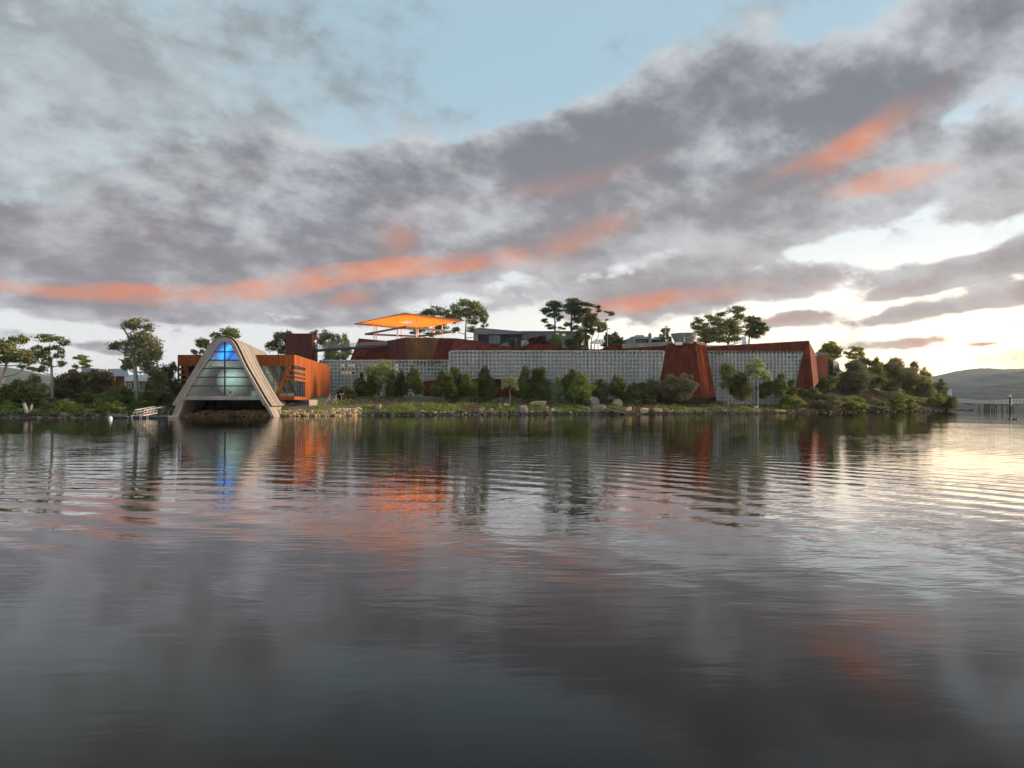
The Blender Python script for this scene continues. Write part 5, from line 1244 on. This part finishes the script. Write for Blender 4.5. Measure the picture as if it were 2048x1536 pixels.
# white chimney with swept cables
wc = empty('white_funnel', at(1488, 689, 205)); tag(wc, 'white tapering funnel with swept white ropes above the right steel wall', 'chimney')
mb = MB(); mb.hexa([at(1482, 694, 204), at(1494, 694, 204), at(1494, 694, 205.8), at(1482, 694, 205.8), at(1484.4, 674.3, 204), at(1491.8, 674.3, 204), at(1491.8, 674.3, 205.8), at(1484.4, 674.3, 205.8)]); mb.build('funnel', M['white'], wc)
mb = MB(); mb.prism([at(1484, 674.5, 203.8), at(1485.2, 672.8, 203.8), at(1491, 672.8, 203.8), at(1492.2, 674.5, 203.8)], (0, 2.2, 0)); mb.build('cap', M['white'], wc)
for pts in ([(1413, 690.5), (1435, 691.5), (1455, 690.5), (1470, 687.5), (1484, 684)], [(1492, 684.5), (1498, 686.5), (1505, 690)], [(1413, 692.5), (1440, 693), (1460, 692)]):
    mb = MB(); mb.tube(smooth_curve([at(x, y, 203.5) for x, y in pts]), .16, 5); mb.build('rope', M['white'], wc, True)
for px, py, lab in ((1215, 657.8, 'lamp post with flat head left of the blue-grey house'), (1331, 653.8, 'lamp post with flat head rising from the small airy tree')):
    lp = empty('lamp_post', at(px, 700, 214)); tag(lp, lab, 'lamp post', 'hilltop lamp posts')
    mb = MB(); mb.tube([at(px, 702, 214), at(px, py, 214)], [.10, .07], 6); mb.build('pole', M['steel'], lp)
    mb = MB(); p = at(px, py, 214); mb.box((p.x - .15, p.y - .25, p.z), (p.x + .85, p.y + .25, p.z + .16)); mb.build('lamp_head', M['black_steel'], lp)

# ------------------------------------------------------------------ houses at left, warehouse
bh = empty('brick_house', at(215, 782, 165)); tag(bh, 'low brown brick house with blue-grey roof among the trees on the left', 'house')
mb = MB(); mb.prism([at(176, 752, 165), at(228, 752, 165), at(228, 792, 165), at(176, 792, 165)], (0, 10, 0)); mb.build('wall', M['brick'], bh)
mb = MB(); mb.hexa([at(212, 753, 163.5), at(258, 753, 163.5), at(254, 738.5, 172), at(216, 738.5, 172), at(212, 752, 163.5), at(258, 752, 163.5), at(254, 737.5, 172), at(216, 737.5, 172)]); mb.build('roof', M['roof_blue'], bh)
mb = MB(); mb.hexa([at(249, 763, 159), at(300, 763, 159), at(300, 751, 165), at(249, 751, 165), at(249, 761.8, 159), at(300, 761.8, 159), at(300, 749.8, 165), at(249, 749.8, 165)]); ro = mb.build('veranda_roof', M['pale_blue'], bh)
mb = MB(); mb.prism([at(229, 752, 166), at(300, 757, 166), at(300, 792, 166), at(229, 792, 166)], (0, 8, 0)); mb.build('veranda_wall', M['brick'], bh)
for px in (251, 275, 299):
    mb = MB(); mb.bar(at(px, 763, 159.5), at(px, 792, 159.5), .18); mb.build('veranda_post', M['white'], bh)
for a, b in ((257, 262), (275, 279), (285, 290)):
    w = obj('window', [at(a, 777, 165.9), at(b, 777, 165.9), at(b, 767, 165.9), at(a, 767, 165.9)], [(0, 1, 2, 3)], M['glass_dark'], bh)
    mb = MB(); mb.bar(at(a - .5, 766.5, 165.85), at(a - .5, 777.5, 165.85), .12); mb.bar(at(b + .5, 766.5, 165.85), at(b + .5, 777.5, 165.85), .12); mb.bar(at(a, 766.6, 165.85), at(b, 766.6, 165.85), .12); mb.build('window_frame', M['white'], w)
ph = empty('pale_house', at(165, 785, 185)); tag(ph, 'pale blue-white gabled house half hidden behind the grey brown shrubs', 'house')
mb = MB(); mb.prism([at(150, 757, 185), at(168, 757, 185), at(175, 748, 185), at(175, 790, 185), at(150, 790, 185)], (0, 9, 0)); mb.prism([at(163, 736, 190), at(183, 736, 190), at(183, 760, 190), at(163, 760, 190)], (0, 7, 0)); mb.build('wall', M['pale_blue'], ph)
mb = MB(); mb.hexa([at(105, 772, 186), at(150, 758, 186), at(152, 758, 195), at(107, 770, 195), at(105, 770.8, 186), at(150, 756.6, 186), at(152, 756.6, 195), at(107, 768.8, 195)]); mb.build('roof', M['roof_blue'], ph)
mb = MB(); mb.prism([at(106, 771, 187), at(150, 758, 187), at(150, 792, 187), at(106, 792, 187)], (0, 8, 0)); mb.build('side_wall', M['cream'], ph)
fh = empty('far_shed', at(90, 775, 260)); tag(fh, 'distant white flat shed glimpsed between the two leftmost gum trees', 'shed')
mb = MB(); mb.prism([at(76, 766, 260), at(108, 766, 260), at(108, 790, 260), at(76, 790, 260)], (0, 8, 0)); mb.build('wall', M['cream'], fh)
mb = MB(); mb.prism([at(74, 764.5, 259), at(110, 764.5, 259), at(110, 766.3, 259), at(74, 766.3, 259)], (0, 10, 0)); mb.build('roof', M['white'], fh)
for k in range(3): obj('window', [at(79 + k * 9, 775, 259.8), at(85 + k * 9, 775, 259.8), at(85 + k * 9, 769, 259.8), at(79 + k * 9, 769, 259.8)], [(0, 1, 2, 3)], M['glass_dark'], fh)
wh = empty('warehouse', at(1889, 800, 330)); tag(wh, 'white ribbed warehouse partly hidden behind the tip of the headland', 'warehouse')
mb = MB(); mb.prism([at(1868, 777, 330), at(1903.5, 776, 330), at(1903.5, 800, 330), at(1868, 800, 330)], (0, 14, 0)); mb.build('wall', M['cream'], wh)
mb = MB()
for k in range(11): mb.bar(at(1869 + k * 3.4, 777, 329.9), at(1869 + k * 3.4, 800, 329.9), .3)
mb.build('wall_rib', M['white'], wh)
mb = MB(); mb.prism([at(1867, 775.6, 329.5), at(1904.2, 774.8, 329.5), at(1904.2, 776.6, 329.5), at(1867, 777.6, 329.5)], (0, 15, 0)); mb.build('roof', M['roof_grey'], wh)
hs = POLY  # (the warehouse stands on the back of the point)

# ------------------------------------------------------------------ jetty at right
jt = empty('jetty', at(1985, 820, 243)); tag(jt, 'pale steel truss jetty on piles crossing the right edge of the picture', 'jetty')
Yj = 241.0
def truss(x0, y0t, y0b, x1, y1t, y1b, n, Yd):
    for dy_ in (0, 2.4):
        a0, a1 = at(x0, y0t, Yd), at(x1, y1t, Yd); b0_, b1_ = at(x0, y0b, Yd), at(x1, y1b, Yd); o_ = Vector((0, dy_, 0))
        mb = MB(); mb.bar(a0 + o_, a1 + o_, .24); mb.build('top_chord', M['pale_steel'], jt)
        mb = MB(); mb.bar(b0_ + o_, b1_ + o_, .28); mb.build('bottom_chord', M['pale_steel'], jt)
        for k in range(n + 1):
            t = k / n; mb = MB(); mb.bar(b0_.lerp(b1_, t) + o_, a0.lerp(a1, t) + o_, .24); mb.build('upright', M['pale_steel'], jt)
            if k < n and not dy_: mb = MB(); mb.bar(b0_.lerp(b1_, t) + o_, a0.lerp(a1, (k + 1) / n) + o_, .15); mb.build('brace', M['pale_steel'], jt)
    mb = MB(); mb.hexa([b0_ + Vector((0, -2.4, -.1)), b1_ + Vector((0, -2.4, -.1)), b1_ + Vector((0, 0, -.1)), b0_ + Vector((0, 0, -.1)), b0_ + Vector((0, -2.4, .1)), b1_ + Vector((0, -2.4, .1)), b1_ + Vector((0, 0, .1)), b0_ + Vector((0, 0, .1))]); mb.build('deck', M['timber'], jt)
truss(1903, 797.4, 806, 1981, 802.4, 808.5, 11, Yj)
truss(1994, 801.3, 808.8, 2090, 796, 806, 13, Yj)
mb = MB(); mb.box(tuple(at(1980, 810, Yj - .6)), tuple(at(1995, 808, Yj + 3))); mb.build('landing', M['timber'], jt)
mb = MB()
for px in (1981.5, 1986, 1990, 1994.5): mb.bar(at(px, 808.2, Yj - .5), at(px, 801.8, Yj - .5), .1)
mb.bar(at(1981.5, 801.8, Yj - .5), at(1994.5, 801.8, Yj - .5), .1); mb.bar(at(1981.5, 805, Yj - .5), at(1994.5, 805, Yj - .5), .07); mb.build('railing', M['pale_steel'], jt)
for px in (1968.6, 1983.6, 1988.2, 2004):
    for dy_ in (-.2, 2.6):
        p = at(px, 809.5, Yj); mb = MB(); mb.tube([Vector((p.x, p.y + dy_, -2)), Vector((p.x, p.y + dy_, p.z))], .26, 8); mb.build('pile', M['timber'], jt, True)
dl = empty('mooring_dolphin', at(2020, 820, 237)); tag(dl, 'dark mooring pile with white cone cap and raking legs beside the jetty', 'mooring pile')
c = at(2020.5, 810, 237)
mb = MB(); mb.tube([Vector((c.x, c.y, -2)), Vector((c.x, c.y, Z_(793.5, 237)))], .34, 10); mb.build('pile', M['black_steel'], dl, True)
mb = MB(); mb.tube([Vector((c.x, c.y, Z_(793.6, 237))), Vector((c.x, c.y, Z_(792.3, 237))), Vector((c.x, c.y, Z_(789.6, 237)))], [.42, .42, .05], 10); mb.build('cap', M['white'], dl, True)
for s in (-1, 1):
    mb = MB(); mb.bar((c.x + s * 1.35, c.y, -1.6), (c.x + s * .7, c.y, c.z - .1), .3); mb.build('leg', M['timber'], dl)
mb = MB(); mb.box((c.x - 1.1, c.y - .5, c.z - .35), (c.x + 1.1, c.y + .5, c.z)); mb.build('crossbeam', M['timber'], dl)
# ------------------------------------------------------------------ dock at left
dk = empty('pontoon', at(238, 833, 112)); tag(dk, 'weathered grey timber pontoon with raised sides next to the white buoy', 'pontoon')
p0, p1 = at(219, 833, 111.2), at(257.5, 833, 111.2)
mb = MB(); mb.box((p0.x, 110.9, -.35), (p1.x, 113.2, .22)); mb.build('float', M['black_steel'], dk)
for k in range(12):
    w = (p1.x - p0.x) / 12; mb = MB(); mb.box((p0.x + k * w + .012, 110.75, .225), (p0.x + (k + 1) * w - .012, 113.3, .30 + .01 * (k % 3))); mb.build('plank', M['timber'], dk)
for k in range(3):
    mb = MB(); mb.box((p0.x, 110.6, .26 + k * .17), (p1.x, 110.72, .41 + k * .17)); mb.build('side_board', M['timber'], dk)
d2 = empty('floating_dock', at(302, 834, 113)); tag(d2, 'low dark floating dock between the grey pontoon and the arch', 'dock')
q0, q1 = at(261.5, 833, 112.5), at(342, 833, 112.5)
mb = MB(); mb.box((q0.x, 111.6, -.35), (q1.x, 114.8, .28)); mb.build('float', M['navy'], d2)
nP = 26
for k in range(nP):
    w = (q1.x - q0.x) / nP; mb = MB(); mb.box((q0.x + k * w + .01, 111.5, .285), (q0.x + (k + 1) * w - .01, 114.9, .36 + .008 * (k % 3))); mb.build('plank', M['timber'], d2)
for px in (262.5, 264.5, 280, 283, 293, 296):
    mb = MB(); mb.tube([Vector((X_(px, 111.4), 111.4, -.9)), Vector((X_(px, 111.4), 111.4, .55))], .05, 6); mb.build('ladder_rail', M['steel'], d2, True)
for px in (319, 336):
    mb = MB(); mb.bar(Vector((X_(px, 113.6), 113.6, .3)), Vector((X_(px, 113.6), 113.6, 1.42)), .16 if px > 330 else .6, .2); mb.build('table_leg', M['black_steel'], d2)
mb = MB(); mb.box((X_(318, 113.6), 113.2, 1.42), (X_(344, 113.6), 114.2, 1.5)); mb.build('table_top', M['black_steel'], d2)
gw = empty('gangway', at(286, 829, 114)); tag(gw, 'white railed gangway climbing from the dark dock to the bank', 'gangway')
g0, g1 = at(266, 829.5, 112.8), at(306, 829.3, 116.2); g0.z, g1.z = .40, .95
for o_ in (Vector((0, 0, 0)), Vector((1.1, 1.1, 0))):
    mb = MB(); mb.bar(g0 + o_, g1 + o_, .08); mb.bar(g0 + o_ + Vector((.35, 0, .95)), g1 + o_ + Vector((.3, 0, .95)), .055); mb.bar(g0 + o_ + Vector((.2, 0, .5)), g1 + o_ + Vector((.2, 0, .5)), .035); mb.build('rail', M['steel'], gw)
    for k in range(7):
        t = k / 6; b_ = g0.lerp(g1, t) + o_; mb = MB(); mb.bar(b_, b_ + Vector((.34, 0, .95)), .055); mb.build('post', M['steel'], gw)
mb = MB(); mb.hexa([g0 + Vector((0, 0, -.05)), g1 + Vector((0, 0, -.05)), g1 + Vector((1.1, 1.1, -.05)), g0 + Vector((1.1, 1.1, -.05)), g0 + Vector((0, 0, .04)), g1 + Vector((0, 0, .04)), g1 + Vector((1.1, 1.1, .04)), g0 + Vector((1.1, 1.1, .04))]); mb.build('deck', M['timber'], gw)
bm = bmesh.new(); bmesh.ops.create_uvsphere(bm, u_segments=16, v_segments=10, radius=.28)
me = bpy.data.meshes.new('buoy'); bm.to_mesh(me); bm.free(); me.materials.append(M['white']); me.polygons.foreach_set('use_smooth', [True] * len(me.polygons))
by = bpy.data.objects.new('mooring_buoy', me); by.location = (X_(221, 106.5), 106.5, .12); col.objects.link(by); tag(by, 'round white mooring buoy floating off the grey pontoon', 'buoy')
mb = MB(); q = Vector(by.location); mb.tube([Vector((0, 0, .24)), Vector((0, 0, .40))], .05, 6); nb = mb.build('eye', M['steel'], by); nb.matrix_parent_inverse = Matrix.Identity(4)

# ------------------------------------------------------------------ rocks
def rock_mesh(seed, sq=0.0, sub=2):
    rg = np.random.default_rng(seed); bm = bmesh.new(); bmesh.ops.create_icosphere(bm, subdivisions=sub, radius=1)
    k1 = rg.normal(size=(9, 3)); k1 /= np.linalg.norm(k1, axis=1)[:, None]; d1 = rg.uniform(.42, .78, 9)
    for v in bm.verts:
        p = np.array(v.co)
        for n_, d_ in zip(k1, d1):
            s_ = p @ n_
            if s_ > d_: p = p - n_ * (s_ - d_)
        if sq: p = np.sign(p) * np.abs(p) ** (1 - sq)
        p *= 1 + rg.uniform(-.04, .04)
        v.co = p
    me = bpy.data.meshes.new('rock'); bm.to_mesh(me); bm.free(); return me
ROCKS = {}
def rock_data(kind, mat):
    key = (kind, mat)
    if key not in ROCKS:
        me = rock_mesh(kind, .35 if kind % 2 else .12, 2 if kind >= 100 else 1); me.materials.append(M[mat]); ROCKS[key] = me
    return ROCKS[key]
def stone(name, kind, mat, loc, size, rot, parent=None):
    o = bpy.data.objects.new(name, rock_data(kind, mat)); o.location = loc; o.scale = size; o.rotation_euler = rot
    return link(o, parent)
rr = random.Random(11)
# revetment of yellow sandstone below the pavilion
rv = empty('rock_revetment', at(560, 830, 127)); tag(rv, 'low wall of piled yellow sandstone blocks at the water under the arch and wing', 'stone wall')
n_st = 0
for row in range(5):
    px = 368 + row * 2.7
    while px < 716 and n_st < 285:
        w = rr.uniform(5.0, 11.5)
        Ysh = float(np.interp(px, [p[0] for p in SHORE_PX], [p[1] for p in SHORE_PX])) - .5 + row * .55
        if px < 395: Ysh -= 0
        top = 3 if px < 640 else 5
        if row < (4 if px > 655 else 3 if px > 395 else 2) and not (row == 3 and rr.random() < .35):
            r_m = pxm(w / 2, Ysh)
            stone('stone', rr.randint(0, 7), 'sandstone' if rr.random() < .72 else 'pale_rock', (X_(px + w / 2, Ysh), Ysh + rr.uniform(-.15, .15), .12 + row * .38 + rr.uniform(-.06, .06)), (r_m * 1.55, r_m * 1.2, rr.uniform(.30, .46)), (rr.uniform(-.35, .35), rr.uniform(-.3, .3), rr.uniform(-3.1, 3.1) if w < 7 else rr.uniform(-.3, .3)), rv); n_st += 1
        px += w * .98
rw = empty('upper_stone_wall', at(840, 798, 166)); tag(rw, 'short row of pale yellow stones on the bank before the lower red wall', 'stone wall')
for row in range(3):
    px = 808 + row * 2
    while px < 872 - row * 3:
        w = rr.uniform(2.8, 5.0); Yw = 167.0; gx = X_(px, Yw); r_m = pxm(w / 2, Yw)
        stone('stone', rr.randint(0, 7), 'sandstone' if rr.random() < .5 else 'pale_rock', (gx, Yw + row * .2, Z_(800.5, Yw) + row * .36), (r_m * 1.1, r_m, .24), (0, 0, rr.uniform(-.3, .3)), rw); px += w
# boulders one can tell apart
def bank_at(x, y):
    ys = np.linspace(108, 235, 700); xs = (x - CX) / F * ys
    z = ground(xs, ys); py = HY - (z - CH) / ys * F
    ok = np.where((py <= y) & (z > -.2))[0]; i = ok[0] if len(ok) else 200
    return Vector((xs[i], ys[i], z[i]))
for (x, y, w, h, kind, mat, lab) in (
    (1184, 812, 26, 22, 100, 'pale_rock', 'largest pale lichen-covered boulder in front of the bright green tree'), (1046.5, 825, 17, 13, 101, 'pale_rock', 'squared pale block at the water below the lower red wall'), (1257.5, 824, 10.5, 10.5, 103, 'sandstone', 'squared yellow sandstone block at the water right of the big boulder'),
    (1237, 812, 17, 13, 102, 'sandstone', 'brown boulder with a dark undercut above the yellow block'), (1199, 821, 24, 12, 104, 'pale_rock', 'split flat rock below the largest boulder, right half'), (1172, 822, 20, 9, 106, 'pale_rock', 'low flat rock below the largest boulder, left half'),
    (1079, 812, 28, 9, 107, 'sandstone', 'layered brown ledge on the bank below the rounded dark tree'), (1084, 806, 20, 5, 105, 'sandstone', 'thin upper ledge slab on the bank below the rounded dark tree'), (1086, 818, 16, 7, 109, 'pale_rock', 'grey slab under the layered ledge'),
    (985, 803, 7, 10, 108, 'pale_rock', 'upright pale stone at the foot of the dense pointed tree'), (1001, 802, 8, 9, 110, 'pale_rock', 'second upright pale stone right of the dense pointed tree'), (1011, 814, 12, 8, 112, 'sandstone', 'small yellow rock left of the squared pale block'), (999, 817, 7, 9, 114, 'pale_rock', 'small pale rock beside the small yellow rock'),
    (980, 826, 12, 8, 116, 'pale_rock', 'pale shore rock at the water below the airy tree'), (958, 827, 11, 8, 118, 'pale_rock', 'grey shore rock next to bright plants'), (963, 822, 8, 6, 111, 'pale_rock', 'rounded grey rock above the shore rocks'), (716, 828, 13, 9, 113, 'pale_rock', 'rounded pale boulder at the right end of the sandstone wall'),
    (758, 818, 7, 8, 115, 'sandstone', 'leaning pointed brown stone on the bare bank'), (1290, 826, 16, 9, 117, 'sandstone', 'brown shore rock right of the yellow block'), (1315, 825, 18, 8, 119, 'sandstone', 'wide brown shore rock below the bright grass patch'), (1331, 825, 11, 8, 120, 'pale_rock', 'grey brown shore rock under the grass patch'),
    (1370, 822, 8, 6, 122, 'pale_rock', 'small white shore rock below the pylon'), (1511, 818, 11, 7, 124, 'pale_rock', 'rounded white rock below the taller birch'), (1742, 826, 18, 15, 121, 'shore_rock', 'large grey rounded rock at the water on the headland'), (1860, 815, 9, 11, 126, 'sandstone', 'pale yellow rock near the tip of the headland'),
    (1557, 825, 22, 5, 123, 'sandstone', 'flat brown ledge at the water right of the birches'), (1600, 822, 20, 4, 125, 'pale_rock', 'pale flat slab at the water below the slanting wall'), (1106, 824, 6, 7, 128, 'sandstone', 'small orange pointed stone at the water'), (844, 827, 7, 6, 130, 'pale_rock', 'small white stone at the water below the yellowish tree'),
    (922, 826, 13, 5, 132, 'shore_rock', 'flat grey rock at the water right of the bright plants'), (737, 815, 9, 3, 134, 'pale_rock', 'thin pale slab on the bank near the sandstone wall'), (1240, 829, 30, 6, 136, 'shore_rock', 'long dark shelf of rock at the water left of the yellow block')):
    p = bank_at(x, y); Y0 = p.y
    o = stone('boulder', kind, mat, (X_(x, Y0), Y0 + pxm(w, Y0) * .2, p.z + pxm(h, Y0) * .42), (pxm(w, Y0) * .72, pxm(w, Y0) * .58, pxm(h, Y0) * .74), (rr.uniform(-.12, .12), rr.uniform(-.2, .2), rr.uniform(-.3, .3)))
    tag(o, lab, 'boulder')
# dark shore stones along the whole waterline: uncountable
V, Fc = [], []
tmpl = [rock_mesh(k, .2, 1) for k in range(4)]
tm = [(np.array([v.co[:] for v in m.vertices]), [tuple(p.vertices) for p in m.polygons]) for m in tmpl]
for m in tmpl: bpy.data.meshes.remove(m)
def strew(name, label, spans, n, mat, dmin, dmax, smin, smax):
    Vs, Fs, off = [], [], 0
    sx = np.array([p[0] for p in SHORE_PX], float); sy = np.array([p[1] for p in SHORE_PX], float)
    for _ in range(n):
        a, b = spans[rr.randrange(len(spans))]; px = rr.uniform(a, b)
        Yd = float(np.interp(px, sx, sy)) + rr.uniform(dmin, dmax); X = X_(px, Yd); s = rr.uniform(smin, smax) * (1 if rr.random() < .85 else 1.7)
        P, fc = tm[rr.randrange(4)]; ca = rr.uniform(0, 6.28); c_, s_ = math.cos(ca), math.sin(ca)
        Q = P * np.array([s * rr.uniform(.8, 1.6), s, s * rr.uniform(.45, .8)]); Q = np.stack([Q[:, 0] * c_ - Q[:, 1] * s_, Q[:, 0] * s_ + Q[:, 1] * c_, Q[:, 2]], 1)
        Q += np.array([X, Yd, max(gz(X, Yd), -.1) + s * .15]); Vs.append(Q); Fs += [tuple(i + off for i in f) for f in fc]; off += len(P)
    o = obj(name, np.vstack(Vs).tolist(), Fs, M[mat]); return tag(o, label, 'stones', kind='stuff')
strew('shore_stones', 'dark weedy stones along the whole waterline', [(-40, 345), (700, 1905), (700, 1905), (700, 1905)], 1500, 'shore_rock', -.9, .9, .18, .42)
strew('pale_shore_stones', 'pale stones strewn along the museum shore', [(716, 1640)], 300, 'pale_rock', .3, 2.4, .10, .30)
strew('brown_shore_stones', 'brown sandstone rubble strewn along the museum shore', [(716, 1640), (1000, 1400)], 300, 'sandstone', .3, 2.4, .10, .30)
strew('bank_rubble', 'small pale rubble scattered over the bare bank', [(720, 1560)], 260, 'pale_rock', 2.5, 14, .08, .2)
for k, (px, py) in enumerate(((1911, 820), (1916, 819.6), (1921, 819.4), (1926, 820), (1931, 820.2), (1940, 820), (1944, 819.6))):
    o = stone('reef_rock', rr.randint(0, 7), 'shore_rock', (X_(px, 236), 236, .05), (rr.uniform(.4, .75), .5, rr.uniform(.2, .42)), (0, 0, rr.uniform(0, 3)))
    tag(o, ['dark rock touching the tip of the headland', 'second dark rock awash off the headland tip', 'third dark rock awash off the headland tip', 'fourth dark rock awash off the headland tip', 'fifth dark rock awash off the headland tip', 'second outermost dark rock awash toward the jetty', 'outermost dark rock awash toward the jetty'][k], 'rock', 'rocks awash off the tip')
# driftwood and the pale stump on the left bank
sp = bank_at(51, 818); st = empty('tree_stump', sp); tag(st, 'pale weathered tree stump on the left bank above the waterside bushes', 'stump')
b_ = Vector((X_(51, 113.2), 113.2, Z_(819, 113.2)))
mb = MB(); mb.tube([b_ + Vector((.25, 0, -.6)), b_ + Vector((.1, 0, .2)), b_ + Vector((-.25, 0, 1.05))], [.34, .28, .22], 8); mb.build('trunk', M['bark_white'], st, True)
mb = MB(); mb.tube([b_ + Vector((.45, .2, -.5)), b_ + Vector((.8, .2, .2)), b_ + Vector((.95, .2, .85))], [.22, .2, .12], 7); mb.build('branch', M['bark_pale'], st, True)
for k, (pts, lab) in enumerate((([(1462, 808), (1475, 806), (1490, 807), (1503, 809)], 'long pale driftwood log on the bank between the birches'), ([(1548, 806), (1540, 803), (1552, 799), (1566, 797)], 'crooked pale branch on the bank right of the taller birch'), ([(1712, 818), (1724, 822), (1735, 824)], 'pale branch lying at the water on the headland'))):
    P = []
    for x, y in pts: q = bank_at(x, y); P.append(q + Vector((0, -.1, .12)))
    mb = MB(); mb.tube(smooth_curve(P), [.13 * (1 - .05 * i) for i in range(len(smooth_curve(P)))], 6); tag(mb.build('driftwood', M['bark_white'], None, True), lab, 'log')
# slim path lights and stakes on the bank
for px, lab in ((683.5, 'twin-headed path light near the corner of the orange wing'),):
    p = bank_at(px, 806); o = empty('path_light', p); tag(o, lab, 'path light')
    mb = MB(); mb.tube([p - Vector((0, 0, .2)), p + Vector((0, 0, 1.9))], .05, 6); mb.build('pole', M['steel'], o)
    for s in (-1, 1): mb = MB(); c_ = p + Vector((s * .3, 0, 1.9)); mb.bar(p + Vector((0, 0, 1.85)), c_, .04); mb.tube([c_ + Vector((0, 0, -.05)), c_ + Vector((0, 0, .08)), c_ + Vector((0, 0, .16))], [.12, .13, .04], 8); mb.build('lamp_head', M['white'], o, True)
# ------------------------------------------------------------------ three dark water birds
def duck(loc, rz, label, sc_=1.0):
    bm = bmesh.new(); vs_ = [(-.26, 0, .10), (-.16, 0, .07), (0, 0, .05), (.14, 0, .08), (.20, 0, .17), (.22, 0, .25), (.26, 0, .27)]; rd = [.03, .10, .13, .10, .045, .05, .05]
    me = bpy.data.meshes.new('body'); mb = MB(); mb.tube(smooth_curve([Vector(v) for v in vs_], 3), [float(np.interp(i / 18, np.linspace(0, 1, 7), rd)) for i in range(19)], 8)
    o = obj('water_bird', mb.v, mb.f, M['feather'], None, True); o.location = loc; o.rotation_euler = (0, 0, rz); o.scale = (sc_,) * 3
    tag(o, label, 'bird', 'birds on the water')
    m2 = MB(); m2.tube([Vector((.29, 0, .265)), Vector((.36, 0, .25))], [.022, .008], 5); q = m2.build('beak', M['sandstone'], o)
    return o
for px, py, rz, lab in ((2019.5, 839, .2, 'leftmost dark bird swimming on the golden water'), (2028, 838.8, 3.0, 'middle dark bird swimming on the golden water'), (2034, 839.2, .4, 'rightmost dark bird swimming on the golden water')):
    Yd = CH * F / (py - HY); duck((X_(px, Yd), Yd, -.02), rz, lab, 1.0)

# ------------------------------------------------------------------ haze: even, closed box of air round everything
hm_ = bpy.data.materials.new('river_air'); hm_.use_nodes = True; nt = hm_.node_tree; nt.nodes.clear()
ho = nt.nodes.new('ShaderNodeOutputMaterial'); pv = nt.nodes.new('ShaderNodeVolumePrincipled')
pv.inputs['Color'].default_value = (0.74, 0.83, 0.97, 1); pv.inputs['Density'].default_value = 0.000055; pv.inputs['Anisotropy'].default_value = 0.2
nt.links.new(pv.outputs[0], ho.inputs['Volume'])
mb = MB(); mb.box((-9800, -3800, -7.0), (9800, 12800, 275)); hz = mb.build('haze', hm_); tag(hz, 'thin evening haze over the river and hills', 'haze', kind='stuff')
